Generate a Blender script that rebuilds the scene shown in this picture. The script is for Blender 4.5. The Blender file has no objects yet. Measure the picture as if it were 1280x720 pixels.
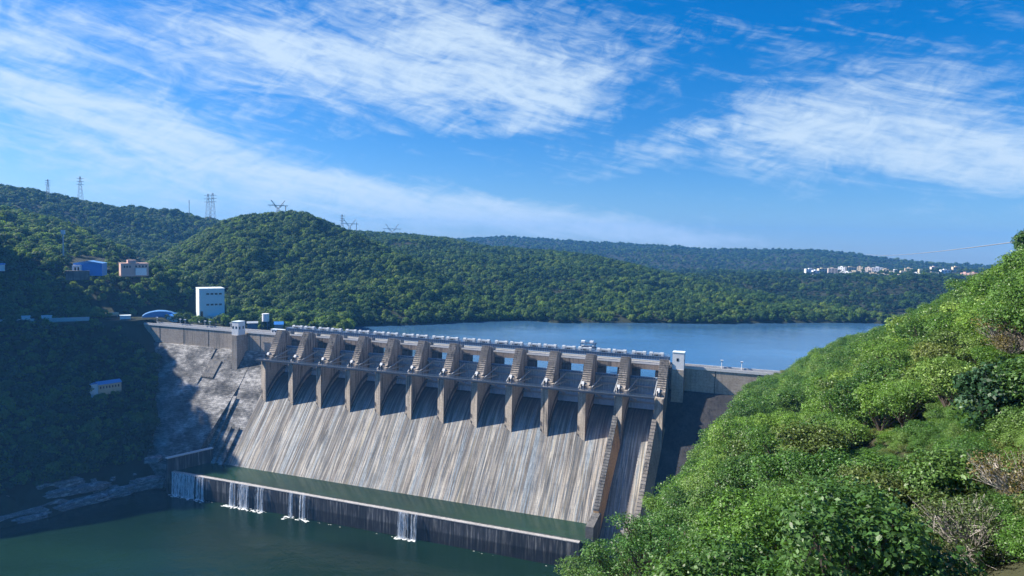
import bpy, bmesh, math, random
import numpy as np
from mathutils import Vector, Matrix
random.seed(7); rng = np.random.default_rng(7)
R = math.radians
C = bpy.context.scene.collection
scene = bpy.context.scene

# ------------------------------------------------------------------ frame of the place
F, PITCH, ROLL, AZ = 860.64, 0.06844, 0.02198, 0.34676      # camera (focal in 1280 px) and dam azimuth
H0 = 162.3                                                  # camera height over the tail water (z = 0)
DO = np.array([-161.363, 479.914, H0 - 66.014])             # pier top of the leftmost pier: dam origin
DA = np.array([math.cos(AZ), -math.sin(AZ), 0.0])           # along the dam, to the right
DN = np.array([-math.sin(AZ), -math.cos(AZ), 0.0])          # downstream
LAKE = H0 - 80.0

def ray(x, y):
    cr, sr = math.cos(ROLL), math.sin(ROLL); xi, yi = x - 640, y - 360
    X = (xi*cr + yi*sr)/F; v = -(-xi*sr + yi*cr)/F
    c, s = math.cos(PITCH), math.sin(PITCH)
    return np.array([X, c + v*s, v*c - s])
def at(x, y, D):                                            # bearing of a sighted point + ground distance -> place
    d = ray(x, y); return d*D/math.hypot(d[0], d[1]) + np.array([0, 0, H0])
def dam_pt(u, s, z): return DO + DA*u + DN*s + np.array([0, 0, z])

# ------------------------------------------------------------------ noise (numpy value noise)
_perm = rng.random((64, 64, 64))
def vnoise(p):
    p = np.asarray(p, float); i = np.floor(p).astype(int); f = p - i; f = f*f*(3 - 2*f)
    def g(a, b, c): return _perm[(i[..., 0]+a) % 64, (i[..., 1]+b) % 64, (i[..., 2]+c) % 64]
    x, y, z = f[..., 0], f[..., 1], f[..., 2]
    def l(a, b, t): return a + (b-a)*t
    return l(l(l(g(0,0,0), g(1,0,0), x), l(g(0,1,0), g(1,1,0), x), y), l(l(g(0,0,1), g(1,0,1), x), l(g(0,1,1), g(1,1,1), x), y), z)*2 - 1
def fbm(p, o=4):
    p = np.asarray(p, float); a, t = 1.0, 0.0
    for k in range(o): t = t + a*vnoise(p*2**k + 17.3*k); a *= 0.5
    return t

# ------------------------------------------------------------------ object helpers
def tag(o, label=None, cat=None, group=None, kind=None):
    if label: o['label'] = label
    if cat: o['category'] = cat
    if group: o['group'] = group
    if kind: o['kind'] = kind
    return o
def thing(name, label, cat, loc=(0, 0, 0), rotz=0.0, group=None):
    o = bpy.data.objects.new(name, None); C.objects.link(o); o.empty_display_size = 1
    o.location = tuple(loc); o.rotation_euler = (0, 0, rotz)
    return tag(o, label, cat, group)
def dam_thing(name, label, cat, u, s, z, group=None): return thing(name, label, cat, dam_pt(u, s, z), -AZ, group)

class MB:
    def __init__(self): self.v, self.f = [], []
    def add(self, vs, fs):
        n = len(self.v); self.v += [tuple(map(float, v)) for v in vs]; self.f += [tuple(n+i for i in f) for f in fs]; return self
    def box(self, x0, x1, y0, y1, z0, z1):
        return self.add([(x0,y0,z0),(x1,y0,z0),(x1,y1,z0),(x0,y1,z0),(x0,y0,z1),(x1,y0,z1),(x1,y1,z1),(x0,y1,z1)],
                        [(0,3,2,1),(4,5,6,7),(0,1,5,4),(1,2,6,5),(2,3,7,6),(3,0,4,7)])
    def prism(self, poly, u0, u1):                          # poly of (s, z): extruded along u; local y = -s
        n = len(poly)
        vs = [(u0, -s, z) for s, z in poly] + [(u1, -s, z) for s, z in poly]
        return self.add(vs, [tuple(range(n))[::-1], tuple(range(n, 2*n))] + [(i, (i+1) % n, n+(i+1) % n, n+i) for i in range(n)])
    def bar(self, a, b, w, h=None):
        a, b = Vector(a), Vector(b); h = h or w; d = (b-a).normalized()
        up = Vector((0, 0, 1)) if abs(d.z) < .95 else Vector((1, 0, 0))
        x = d.cross(up).normalized()*w/2; y = x.cross(d).normalized()*h/2
        vs = [p + sx*x + sy*y for p in (a, b) for sx, sy in ((-1,-1),(1,-1),(1,1),(-1,1))]
        return self.add(vs, [(3,2,1,0),(4,5,6,7),(0,1,5,4),(1,2,6,5),(2,3,7,6),(3,0,4,7)])
    def tube(self, pts, rad, n=6):
        pts = [Vector(p) for p in pts]; rings = []
        for i, p in enumerate(pts):
            d = (pts[min(i+1, len(pts)-1)] - pts[max(i-1, 0)]).normalized()
            up = Vector((0, 0, 1)) if abs(d.z) < .9 else Vector((1, 0, 0))
            x = d.cross(up).normalized(); y = x.cross(d).normalized()
            rings.append([p + (x*math.cos(2*math.pi*k/n) + y*math.sin(2*math.pi*k/n))*rad[i] for k in range(n)])
        vs = [v for r in rings for v in r]; fs = []
        for i in range(len(pts)-1):
            for k in range(n): fs.append((i*n+k, i*n+(k+1) % n, (i+1)*n+(k+1) % n, (i+1)*n+k))
        fs += [tuple(range(n))[::-1], tuple((len(pts)-1)*n+k for k in range(n))]
        return self.add(vs, fs)
    def build(self, name, m, parent=None, smooth=False):
        me = bpy.data.meshes.new(name); me.from_pydata(self.v, [], self.f); me.update()
        b = bmesh.new(); b.from_mesh(me); bmesh.ops.recalc_face_normals(b, faces=b.faces); b.to_mesh(me); b.free()
        if smooth: me.polygons.foreach_set('use_smooth', [True]*len(me.polygons))
        me.materials.append(m); o = bpy.data.objects.new(name, me); C.objects.link(o)
        if parent: o.parent = parent
        return o
def sheet(name, P, m, parent=None):                         # P: (n, k, 3) grid
    n, k, _ = P.shape; idx = np.arange(n*k).reshape(n, k)
    f = np.stack([idx[:-1, :-1], idx[1:, :-1], idx[1:, 1:], idx[:-1, 1:]], -1).reshape(-1, 4)
    me = bpy.data.meshes.new(name); me.from_pydata(P.reshape(-1, 3).tolist(), [], f.tolist()); me.update()
    b = bmesh.new(); b.from_mesh(me); bmesh.ops.recalc_face_normals(b, faces=b.faces)
    if sum(q.normal.z for q in b.faces) < 0: bmesh.ops.reverse_faces(b, faces=b.faces)
    b.to_mesh(me); b.free()
    me.polygons.foreach_set('use_smooth', [True]*len(me.polygons)); me.materials.append(m)
    o = bpy.data.objects.new(name, me); C.objects.link(o); o.parent = parent
    return o
def copy_tree(o, parent=None):
    c = o.copy(); C.objects.link(c)
    if parent: c.parent = parent
    for ch in KIDS.get(o.name, [k for k in o.children]): copy_tree(ch, c)
    return c
KIDS = {}

# ------------------------------------------------------------------ materials
class NT:
    def __init__(self, name):
        self.m = bpy.data.materials.new(name); self.m.use_nodes = True; self.t = self.m.node_tree; self.t.nodes.clear()
    def n(self, typ, **kw):
        x = self.t.nodes.new('ShaderNode'+typ)
        for k, v in kw.items():
            if k.startswith('i_'): x.inputs[k[2:].replace('_', ' ')].default_value = v
            else: setattr(x, k, v)
        return x
    def l(self, a, b): self.t.links.new(a, b)
    def coord(self, scale=(1, 1, 1), kind='Object', loc=(0, 0, 0), rot=(0, 0, 0)):
        tc = self.n('TexCoord'); mp = self.n('Mapping'); mp.inputs['Scale'].default_value = scale
        mp.inputs['Location'].default_value = loc; mp.inputs['Rotation'].default_value = rot
        if kind == 'World':
            g = self.n('NewGeometry'); self.l(g.outputs['Position'], mp.inputs[0])
        else: self.l(tc.outputs[kind], mp.inputs[0])
        return mp.outputs[0]
    def noise(self, vec, scale=1, detail=4, rough=.55, dist=0):
        x = self.n('TexNoise'); x.inputs['Scale'].default_value = scale; x.inputs['Detail'].default_value = detail
        x.inputs['Roughness'].default_value = rough; x.inputs['Distortion'].default_value = dist
        if vec is not None: self.l(vec, x.inputs['Vector'])
        return x.outputs['Fac']
    def ramp(self, fac, stops, interp='LINEAR'):
        x = self.n('ValToRGB'); e = x.color_ramp.elements; x.color_ramp.interpolation = interp
        while len(e) < len(stops): e.new(.5)
        for el, (p, c) in zip(e, stops): el.position = p; el.color = (c, c, c, 1) if isinstance(c, (int, float)) else (*c, 1)
        self.l(fac, x.inputs[0]); return x.outputs[0]
    def mix(self, a, b, fac, mode='MIX'):
        x = self.n('Mix', data_type='RGBA', blend_type=mode)
        for s, v in ((x.inputs['Factor'], fac), (x.inputs['A'], a), (x.inputs['B'], b)):
            if hasattr(v, 'is_linked'): self.l(v, s)
            elif isinstance(v, (tuple, list)): s.default_value = (*v, 1)
            else: s.default_value = v
        return x.outputs['Result']
    def math(self, op, a, b=0.0, c=None):
        x = self.n('Math', operation=op)
        for i, v in enumerate((a, b) if c is None else (a, b, c)):
            if hasattr(v, 'is_linked'): self.l(v, x.inputs[i])
            else: x.inputs[i].default_value = v
        return x.outputs[0]
    def out(self, col, rough=.85, bump=None, bstr=.3, bdist=.1, metal=0, spec=.3, **kw):
        p = self.n('BsdfPrincipled'); o = self.n('OutputMaterial')
        if hasattr(col, 'is_linked'): self.l(col, p.inputs['Base Color'])
        else: p.inputs['Base Color'].default_value = (*col, 1)
        if hasattr(rough, 'is_linked'): self.l(rough, p.inputs['Roughness'])
        else: p.inputs['Roughness'].default_value = rough
        p.inputs['Metallic'].default_value = metal; p.inputs['Specular IOR Level'].default_value = spec
        if bump is not None:
            b = self.n('Bump'); b.inputs['Strength'].default_value = bstr; b.inputs['Distance'].default_value = bdist
            self.l(bump, b.inputs['Height']); self.l(b.outputs[0], p.inputs['Normal'])
        self.l(p.outputs[0], o.inputs[0]); self.p = p; self.o = o
        return self.m

def simple(name, col, rough=.6, metal=0, var=.25, scale=1.2, spec=.3):
    t = NT(name); v = t.coord(kind='World'); n = t.noise(v, scale, 5)
    return t.out(t.mix(tuple(c*(1-var) for c in col), tuple(min(1, c*(1+var*.6)) for c in col), n), rough, metal=metal, spec=spec)

def concrete(name, a, b, dark, amount=.5, lines=True):
    t = NT(name)
    big = t.noise(t.coord((.12, .12, .12)), 1, 5); fine = t.noise(t.coord((1.3, 1.3, 1.3)), 1, 6, .7)
    col = t.mix(a, b, t.ramp(big, [(.3, 0.), (.7, 1.)]))
    col = t.mix(col, (.62, .6, .58), t.ramp(fine, [(.4, 1.), (.75, .0)]), 'MULTIPLY')
    col = t.mix(col, col, 0)
    streak = t.noise(t.coord((.8, .8, .05)), 1, 6, .65); s2 = t.noise(t.coord((.09, .09, .06), loc=(4, 2, 1)), 1, 4)
    f = t.math('MULTIPLY', t.ramp(streak, [(.46, 0.), (.62, 1.)]), t.ramp(s2, [(.36, .1), (.58, 1.)]))
    col = t.mix(col, dark, t.math('MULTIPLY', f, amount))
    if lines:
        sep = t.n('SeparateXYZ'); t.l(t.coord(), sep.inputs[0])
        fr = t.math('FRACT', t.math('MULTIPLY', sep.outputs[2], 1/1.8))
        ln = t.ramp(fr, [(0, .72), (.06, .72), (.09, 1.), (1., 1.)])
        col = t.mix(col, ln, .8, 'MULTIPLY')
    return t.out(col, .9, fine, .35, .15)

M = {}
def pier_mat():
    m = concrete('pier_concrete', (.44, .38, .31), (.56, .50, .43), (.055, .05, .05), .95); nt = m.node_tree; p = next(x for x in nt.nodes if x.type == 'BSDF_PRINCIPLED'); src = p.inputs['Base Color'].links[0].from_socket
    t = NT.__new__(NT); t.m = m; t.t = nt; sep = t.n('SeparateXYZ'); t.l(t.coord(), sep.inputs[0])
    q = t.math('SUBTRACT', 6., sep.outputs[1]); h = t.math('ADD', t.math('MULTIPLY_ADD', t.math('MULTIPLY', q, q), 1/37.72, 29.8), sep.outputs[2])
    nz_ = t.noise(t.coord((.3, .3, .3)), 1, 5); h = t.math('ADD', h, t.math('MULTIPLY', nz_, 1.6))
    f = t.ramp(t.math('MULTIPLY', h, .1), [(0, .95), (.20, .9), (.24, .15), (.38, .15), (.43, .9), (.62, .85), (.72, 0.)])  # bands above the chute: algae stain with the walkway shadow painted in
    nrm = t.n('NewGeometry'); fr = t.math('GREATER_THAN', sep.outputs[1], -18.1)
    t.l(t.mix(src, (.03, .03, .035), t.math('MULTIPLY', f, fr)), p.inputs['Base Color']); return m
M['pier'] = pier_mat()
0 and concrete('pier_concrete', (.36, .29, .22), (.46, .40, .33), (.055, .048, .045), .85)
M['wall'] = concrete('wall_concrete', (.50, .43, .35), (.60, .53, .45), (.12, .11, .10), .6)
M['beam'] = concrete('beam_concrete', (.34, .28, .23), (.44, .37, .31), (.07, .06, .055), .9, False)
M['ochre'] = concrete('ochre_concrete', (.56, .34, .16), (.66, .43, .22), (.10, .07, .05), .5)
M['stain'] = concrete('stained_concrete', (.10, .10, .105), (.30, .29, .27), (.025, .025, .03), .9)
M['sill'] = concrete('pale_sill_concrete', (.50, .49, .48), (.62, .61, .60), (.16, .15, .15), .6, False)
M['algae_shade'] = concrete('algae_shade_concrete', (.035, .035, .04), (.09, .088, .09), (.012, .012, .015), .9)  # black algae stain, with the training wall's shadow put into the tone
M['stair'] = concrete('stair_concrete', (.22, .20, .18), (.36, .33, .30), (.04, .04, .04), .95, False)
M['parapet'] = simple('pale_parapet', (.62, .62, .62), .8, var=.3)
M['white'] = simple('white_paint', (.78, .79, .80), .6, var=.15)
M['cyan_white'] = simple('cool_white_paint', (.66, .76, .80), .6, var=.12)
M['steel'] = simple('grey_steel', (.30, .32, .34), .5, var=.4, scale=.8)
M['blue_steel'] = simple('blue_steel', (.10, .17, .28), .5, var=.45, scale=.7)
M['gate'] = simple('gate_paint', (.36, .46, .57), .5, var=.45, scale=.5)
M['pale_steel'] = simple('pale_steel', (.42, .46, .50), .5, var=.3)
M['glass'] = simple('dark_glass', (.02, .025, .035), .15, var=.2, spec=.6)
M['blue_paint'] = simple('blue_sheet_metal', (.05, .26, .70), .45, var=.25)
M['blue_roof'] = simple('blue_roof_sheet', (.12, .30, .60), .45, var=.3)
M['pink'] = simple('pink_plaster', (.60, .40, .34), .8, var=.2)
M['cream'] = simple('cream_plaster', (.62, .52, .36), .8, var=.25)
M['walk'] = simple('dark_walkway_steel', (.035, .05, .075), .6, var=.3)
M['pinkish'] = simple('pale_warm_plaster', (.66, .56, .48), .8, var=.2)
M['rust'] = simple('rusty_brown', (.22, .09, .06), .85, var=.5)
M['asphalt'] = simple('asphalt', (.06, .06, .06), .9, var=.3)
M['dark'] = simple('dark_void', (.02, .022, .025), .9)
M['bark'] = simple('bark', (.14, .11, .085), .9, var=.5, scale=6)
M['twig'] = simple('dry_grey_twigs', (.46, .42, .38), .9, var=.4, scale=5)
M['car'] = simple('car_paint', (.55, .57, .60), .3, var=.1)

def m_rock():
    t = NT('layered_rock'); v = t.coord(kind='World')
    n = t.noise(t.coord((.25, .25, .9), 'World'), 1, 8, .65); f = t.noise(v, 1.5, 6, .7)
    col = t.ramp(n, [(.34, (.06, .06, .07)), (.44, (.30, .30, .31)), (.51, (.15, .15, .16)), (.58, (.46, .46, .47)), (.7, (.58, .58, .59))])
    return t.out(t.mix(col, t.ramp(f, [(.35, .4), (.65, 1.)]), .7, 'MULTIPLY'), .9, f, .6, .4)
M['rock'] = m_rock()
def m_soil(name, c1, c2, c3):
    t = NT(name); v = t.coord(kind='World')
    a = t.noise(v, .05, 6, .6); b = t.noise(v, .8, 6, .7)
    col = t.mix(t.mix(c1, c2, t.ramp(a, [(.35, 0.), (.65, 1.)])), c3, t.ramp(b, [(.5, 0.), (.75, .8)]))
    return t.out(col, .95, b, .8, .5)
M['soil'] = m_soil('hill_soil', (.016, .024, .010), (.022, .028, .012), (.04, .04, .022))
M['ground'] = m_soil('ground_soil', (.04, .04, .022), (.05, .055, .025), (.12, .095, .06))

def m_chute():
    t = NT('spillway_concrete')
    v1 = t.coord((.11, .004, .004)); v2 = t.coord((.52, .012, .012), loc=(3, 1, 2)); v3 = t.coord((3.2, .05, .05), loc=(9, 5, 1))
    a = t.noise(v1, 1, 3, .6); b = t.noise(v2, 1, 3, .6); c = t.noise(v3, 1, 3, .6)
    hue = t.ramp(b, [(.32, (.27, .245, .23)), (.40, (.27, .245, .23)), (.42, (.46, .42, .36)), (.47, (.45, .41, .36)), (.485, (.22, .235, .255)), (.515, (.23, .24, .26)), (.53, (.56, .52, .46)), (.575, (.54, .50, .44)), (.59, (.30, .335, .37)), (.63, (.31, .34, .37)), (.645, (.50, .455, .37))])
    val = t.ramp(a, [(.30, .36), (.39, .75), (.42, 1.1), (.46, 1.0), (.475, .52), (.51, .60), (.53, 1.2), (.575, 1.1), (.595, .62), (.63, .70), (.66, 1.2)])
    col = t.mix(hue, val, 1., 'MULTIPLY')
    col = t.mix(col, t.ramp(c, [(.36, .45), (.5, .97), (.66, 1.2)]), .6, 'MULTIPLY')
    # thin wet runs
    w = t.noise(t.coord((.42, .004, .004), loc=(31, 7, 3)), 1, 2, .5)
    wf = t.ramp(w, [(.585, 0.), (.61, 1.), (.64, 1.), (.66, 0.)])
    wd = t.noise(t.coord((1.6, .25, .25)), 1, 5, .7)
    col = t.mix(col, t.mix((.16, .22, .28), (.55, .62, .68), t.ramp(wd, [(.4, 0.), (.7, 1.)])), t.math('MULTIPLY', wf, .8))
    # pour lifts and block patches
    sep = t.n('SeparateXYZ'); t.l(t.coord(), sep.inputs[0])
    fr = t.math('FRACT', t.math('MULTIPLY', sep.outputs[2], 1/1.9))
    col = t.mix(col, t.ramp(fr, [(0, .7), (.07, .7), (.11, 1.), (1., 1.)]), .4, 'MULTIPLY')
    pat = t.noise(t.coord((.16, .12, .12), loc=(2, 8, 4)), 1, 6, .7)
    col = t.mix(col, t.ramp(pat, [(.3, .55), (.48, .95), (.7, 1.1)]), .6, 'MULTIPLY')
    # dirty tails running down from every pier nose
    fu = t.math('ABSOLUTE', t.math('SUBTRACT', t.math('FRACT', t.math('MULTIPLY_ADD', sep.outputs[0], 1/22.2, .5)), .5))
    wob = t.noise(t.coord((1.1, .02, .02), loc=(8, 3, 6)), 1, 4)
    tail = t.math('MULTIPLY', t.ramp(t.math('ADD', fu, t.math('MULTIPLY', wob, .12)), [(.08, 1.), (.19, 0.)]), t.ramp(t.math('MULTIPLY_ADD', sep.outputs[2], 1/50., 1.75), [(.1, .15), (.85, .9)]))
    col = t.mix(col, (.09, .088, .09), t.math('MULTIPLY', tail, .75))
    # dark algae just under the crest
    fine = t.noise(t.coord((1.2, 1.2, 1.2)), 1, 6, .7)
    al = t.noise(t.coord((.5, .03, .03), loc=(5, 5, 5)), 1, 4)
    zf = t.math('ADD', sep.outputs[2], t.math('MULTIPLY', al, 16.))
    col = t.mix(col, (.045, .045, .05), t.ramp(t.math('MULTIPLY_ADD', zf, .05, 1.95), [(.15, 0.), (.7, .8)]))
    col = t.mix(col, t.ramp(fine, [(.3, .75), (.7, 1.08)]), .6, 'MULTIPLY')
    col = t.mix(col, (.83, .82, .795), 1., 'MULTIPLY')
    return t.out(col, t.ramp(wf, [(0, .85), (1, .35)]), fine, .3, .12)
M['chute'] = m_chute()

def m_masonry():
    t = NT('stained_masonry')
    br = t.n('TexBrick'); br.inputs['Scale'].default_value = 1; br.inputs['Brick Width'].default_value = 3.2; br.inputs['Row Height'].default_value = 1.1
    br.inputs['Mortar Size'].default_value = .05; br.inputs['Color1'].default_value = (.27, .265, .26, 1); br.inputs['Color2'].default_value = (.21, .205, .20, 1)
    br.inputs['Mortar'].default_value = (.06, .06, .06, 1)
    sep = t.n('SeparateXYZ'); t.l(t.coord(), sep.inputs[0]); cb = t.n('CombineXYZ'); t.l(sep.outputs[0], cb.inputs[0]); t.l(sep.outputs[2], cb.inputs[1]); t.l(cb.outputs[0], br.inputs['Vector'])
    n1 = t.noise(t.coord((.06, .09, .09)), 1, 7, .68); n2 = t.noise(t.coord((.3, .55, .55)), 1, 6, .7)
    col = t.mix(br.outputs['Color'], t.ramp(n1, [(.36, .28), (.47, .62), (.53, 1.0), (.64, 1.6)]), 1., 'MULTIPLY')
    col = t.mix(col, t.ramp(n2, [(.36, .30), (.5, .85), (.66, 1.5)]), .85, 'MULTIPLY')
    return t.out(col, .92, n2, .6, .4)
M['masonry'] = m_masonry()
def m_weir():
    t = NT('wet_weir_concrete')
    a = t.noise(t.coord((.8, .8, .05)), 1, 5, .65); b = t.noise(t.coord((.07, .07, .05)), 1, 4)
    col = t.ramp(a, [(.35, (.02, .022, .026)), (.52, (.06, .06, .065)), (.62, (.20, .19, .18)), (.72, (.32, .31, .30))])
    sep = t.n('SeparateXYZ'); t.l(t.coord(), sep.inputs[0])
    low = t.ramp(t.math('MULTIPLY_ADD', sep.outputs[2], 1/14., 0.), [(.0, .25), (.42, .35), (.5, 1.), (1., 1.)])
    col = t.mix(col, low, .9, 'MULTIPLY'); col = t.mix(col, t.ramp(b, [(.35, .5), (.65, 1.3)]), .8, 'MULTIPLY')
    return t.out(col, .7, a, .3, .1)
M['weir'] = m_weir()

def m_water(name, base, scale, strength, rough, dist=.5, spec=.5):
    t = NT(name); v = t.coord(kind='World')
    a = t.noise(t.coord((1, .55, 1), 'World', rot=(0, 0, .5)), scale, 4, .6); b = t.noise(v, scale*.13, 3, .5)
    c = t.noise(t.coord((.35, 1, 1), 'World'), scale*.012, 4, .6)
    h = t.math('ADD', a, t.math('MULTIPLY', b, 2.0))
    col = t.mix(tuple(x*.55 for x in base), tuple(x*1.5 for x in base), t.ramp(c, [(.35, 0.), (.65, 1.)]))
    m = t.out(col, rough, h, strength, dist, spec=spec); t.p.inputs['IOR'].default_value = 1.33
    return m
M['lake'] = m_water('lake_water', (.045, .125, .24), .45, .35, .16)
M['tail'] = m_water('tail_water', (.006, .021, .011), .7, .3, .12, .5, .3)
M['pool'] = m_water('pool_water', (.012, .034, .018), 1.2, .12, .08, .5, .36)
def m_fall():
    t = NT('falling_water')
    a = t.noise(t.coord((2.6, 2.6, .16)), 1, 5, .7)
    bs = t.n('BsdfPrincipled'); bs.inputs['Base Color'].default_value = (.85, .89, .93, 1); bs.inputs['Roughness'].default_value = .5
    tr = t.n('BsdfTransparent'); mx = t.n('MixShader'); o = t.n('OutputMaterial')
    t.l(t.ramp(a, [(.40, .05), (.64, .9)]), mx.inputs[0]); t.l(tr.outputs[0], mx.inputs[1]); t.l(bs.outputs[0], mx.inputs[2]); t.l(mx.outputs[0], o.inputs[0])
    return t.m
M['fall'] = m_fall(); M['foam'] = simple('white_foam', (.85, .88, .9), .7, var=.2, scale=2)

def leaf(name, cols, trans=.3, spread=.5):
    t = NT(name); oi = t.n('ObjectInfo'); g = t.n('NewGeometry')
    col = t.ramp(oi.outputs['Random'], [((i + .5)/len(cols), c) for i, c in enumerate(cols)])
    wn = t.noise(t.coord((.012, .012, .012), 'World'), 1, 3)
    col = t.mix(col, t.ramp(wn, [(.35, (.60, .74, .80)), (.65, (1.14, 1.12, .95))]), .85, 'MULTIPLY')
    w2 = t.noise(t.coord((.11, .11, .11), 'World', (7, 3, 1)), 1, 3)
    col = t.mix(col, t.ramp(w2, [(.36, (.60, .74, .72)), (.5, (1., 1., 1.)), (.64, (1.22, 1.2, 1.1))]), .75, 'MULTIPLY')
    col = t.mix(col, t.ramp(g.outputs['Random Per Island'], [(0, 1-spread), (.5, 1.), (1, 1+spread)]), 1, 'MULTIPLY')
    p = t.n('BsdfPrincipled'); t.l(col, p.inputs['Base Color']); far = 'forest' in name; p.inputs['Roughness'].default_value = .6 if far else .45; p.inputs['Specular IOR Level'].default_value = .15 if far else .38
    tl = t.n('BsdfTranslucent'); t.l(t.mix(col, (1.25, 1.3, .6), 1, 'MULTIPLY'), tl.inputs[0])
    mx = t.n('MixShader'); mx.inputs[0].default_value = trans; o = t.n('OutputMaterial')
    t.l(p.outputs[0], mx.inputs[1]); t.l(tl.outputs[0], mx.inputs[2]); t.l(mx.outputs[0], o.inputs[0])
    return t.m
M['leaf_bright'] = leaf('bright_leaves', [(.14, .25, .04), (.17, .28, .055), (.11, .22, .04), (.21, .31, .075)])
M['leaf_mid'] = leaf('green_leaves', [(.10, .195, .036), (.13, .23, .045), (.075, .155, .034), (.17, .26, .06)])
M['leaf_sage'] = leaf('sage_leaves', [(.13, .24, .05), (.10, .21, .045), (.17, .27, .06)])
M['leaf_dark'] = leaf('broad_dark_leaves', [(.03, .075, .022), (.045, .095, .035)], .15, .6)
M['leaf_olive'] = leaf('olive_leaves', [(.14, .18, .04), (.18, .20, .06), (.11, .17, .04)])
M['leaf_dry'] = leaf('sparse_dry_leaves', [(.15, .15, .05), (.10, .15, .035), (.20, .13, .05)], .3, .7)
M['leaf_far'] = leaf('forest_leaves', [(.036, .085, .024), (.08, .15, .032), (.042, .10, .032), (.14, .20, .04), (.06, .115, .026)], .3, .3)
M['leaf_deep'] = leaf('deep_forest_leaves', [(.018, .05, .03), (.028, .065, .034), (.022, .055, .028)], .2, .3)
M['leaf_far_pale'] = leaf('pale_forest_leaves', [(.19, .29, .07), (.15, .24, .05), (.24, .31, .08)], .5, .3)

# ================================================================== camera, sun, sky
cam = bpy.data.objects.new('camera', bpy.data.cameras.new('camera')); C.objects.link(cam)
cam.data.sensor_width = 36; cam.data.lens = 36*F/1280; cam.data.clip_start = .5; cam.data.clip_end = 60000
cp, sp, cr, sr = math.cos(PITCH), math.sin(PITCH), math.cos(ROLL), math.sin(ROLL)
fw = Vector((0, cp, -sp)); up = Vector((0, sp, cp)); rt = Vector((1, 0, 0))
rx = rt*cr + up*sr; ry = up*cr - rt*sr
# image x' = xi*cr - yi*sr (y down): a roll by ROLL, horizon falling to the right
cam.matrix_world = Matrix(((rx.x, ry.x, -fw.x, 0), (rx.y, ry.y, -fw.y, 0), (rx.z, ry.z, -fw.z, H0), (0, 0, 0, 1)))
scene.camera = cam

EL = R(38.5); PHI = R(11)
sh = -DA*math.cos(PHI) + DN*math.sin(PHI)
SUN = Vector((sh[0]*math.cos(EL), sh[1]*math.cos(EL), math.sin(EL)))
sl = bpy.data.lights.new('sun', 'SUN'); sl.energy = 5.0; sl.angle = R(.53); sl.color = (1., .93, .82)
so = bpy.data.objects.new('sun', sl); C.objects.link(so); so.rotation_euler = (-SUN).to_track_quat('-Z', 'Y').to_euler(); so.location = (0, 0, 900)

w = bpy.data.worlds.new('World'); scene.world = w; w.use_nodes = True; wt = w.node_tree; wt.nodes.clear()
def wn(typ, **kw):
    x = wt.nodes.new('ShaderNode'+typ)
    for k, v in kw.items(): setattr(x, k, v)
    return x
def wm(op, a, b=0., c=None):
    x = wn('Math', operation=op)
    for i, v in enumerate((a, b) if c is None else (a, b, c)):
        if hasattr(v, 'is_linked'): wt.links.new(v, x.inputs[i])
        else: x.inputs[i].default_value = v
    return x.outputs[0]
tc = wn('TexCoord'); sx = wn('SeparateXYZ'); wt.links.new(tc.outputs['Generated'], sx.inputs[0])
zc = wm('MAXIMUM', wm('ADD', sx.outputs[2], .03), .02)
cb = wn('CombineXYZ'); wt.links.new(sx.outputs[0], cb.inputs[0]); wt.links.new(sx.outputs[1], cb.inputs[1]); wt.links.new(zc, cb.inputs[2])
sky = wn('TexSky', sky_type='NISHITA'); sky.sun_disc = False; sky.sun_elevation = EL; sky.sun_rotation = math.atan2(SUN.x, SUN.y)
sky.altitude = 300; sky.air_density = 1.0; sky.dust_density = 1.1; sky.ozone_density = 4.0
wt.links.new(cb.outputs[0], sky.inputs[0])
tint = wn('Mix', data_type='RGBA', blend_type='MULTIPLY'); tint.inputs['Factor'].default_value = 1
wt.links.new(sky.outputs[0], tint.inputs['A']); tint.inputs['B'].default_value = (.84, .88, 1.0, 1)
hs = wn('HueSaturation'); hs.inputs['Saturation'].default_value = 1.38; hs.inputs['Value'].default_value = .92; wt.links.new(tint.outputs['Result'], hs.inputs['Color'])
# cirrus laid out by compass bearing and height in the sky
azn = wm('MULTIPLY', wm('ARCTAN2', sx.outputs[0], sx.outputs[1]), 180/math.pi)
eln = wm('MULTIPLY', wm('ARCSINE', sx.outputs[2]), 180/math.pi)
def sky_pos(x, y):
    d = ray(x, y); return math.degrees(math.atan2(d[0], d[1])), math.degrees(math.asin(d[2]/np.linalg.norm(d)))
def cloud_noise(scale_a, scale_e, rot, detail, rough, dist, off=0):
    cbv = wn('CombineXYZ'); wt.links.new(azn, cbv.inputs[0]); wt.links.new(eln, cbv.inputs[1]); cbv.inputs[2].default_value = off
    mp = wn('Mapping', vector_type='TEXTURE'); mp.inputs['Rotation'].default_value = (0, 0, R(rot)); mp.inputs['Scale'].default_value = (scale_a, scale_e, 1)
    wt.links.new(cbv.outputs[0], mp.inputs[0])
    x = wn('TexNoise'); x.inputs['Scale'].default_value = 1; x.inputs['Detail'].default_value = detail; x.inputs['Roughness'].default_value = rough; x.inputs['Distortion'].default_value = dist
    wt.links.new(mp.outputs[0], x.inputs['Vector']); return x.outputs['Fac']
def blob(x, y, rx, ry, rot, amp):                          # a soft oval of cloud cover round a sighted spot (degrees)
    a0, e0 = sky_pos(x, y); c, s = math.cos(R(rot)), math.sin(R(rot))
    da = wm('SUBTRACT', azn, a0); de = wm('SUBTRACT', eln, e0)
    p = wm('ADD', wm('MULTIPLY', da, c/rx), wm('MULTIPLY', de, s/rx)); q = wm('ADD', wm('MULTIPLY', da, -s/ry), wm('MULTIPLY', de, c/ry))
    g = wm('EXPONENT', wm('MULTIPLY', wm('ADD', wm('MULTIPLY', p, p), wm('MULTIPLY', q, q)), -1.))
    return wm('MULTIPLY', g, amp)
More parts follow.
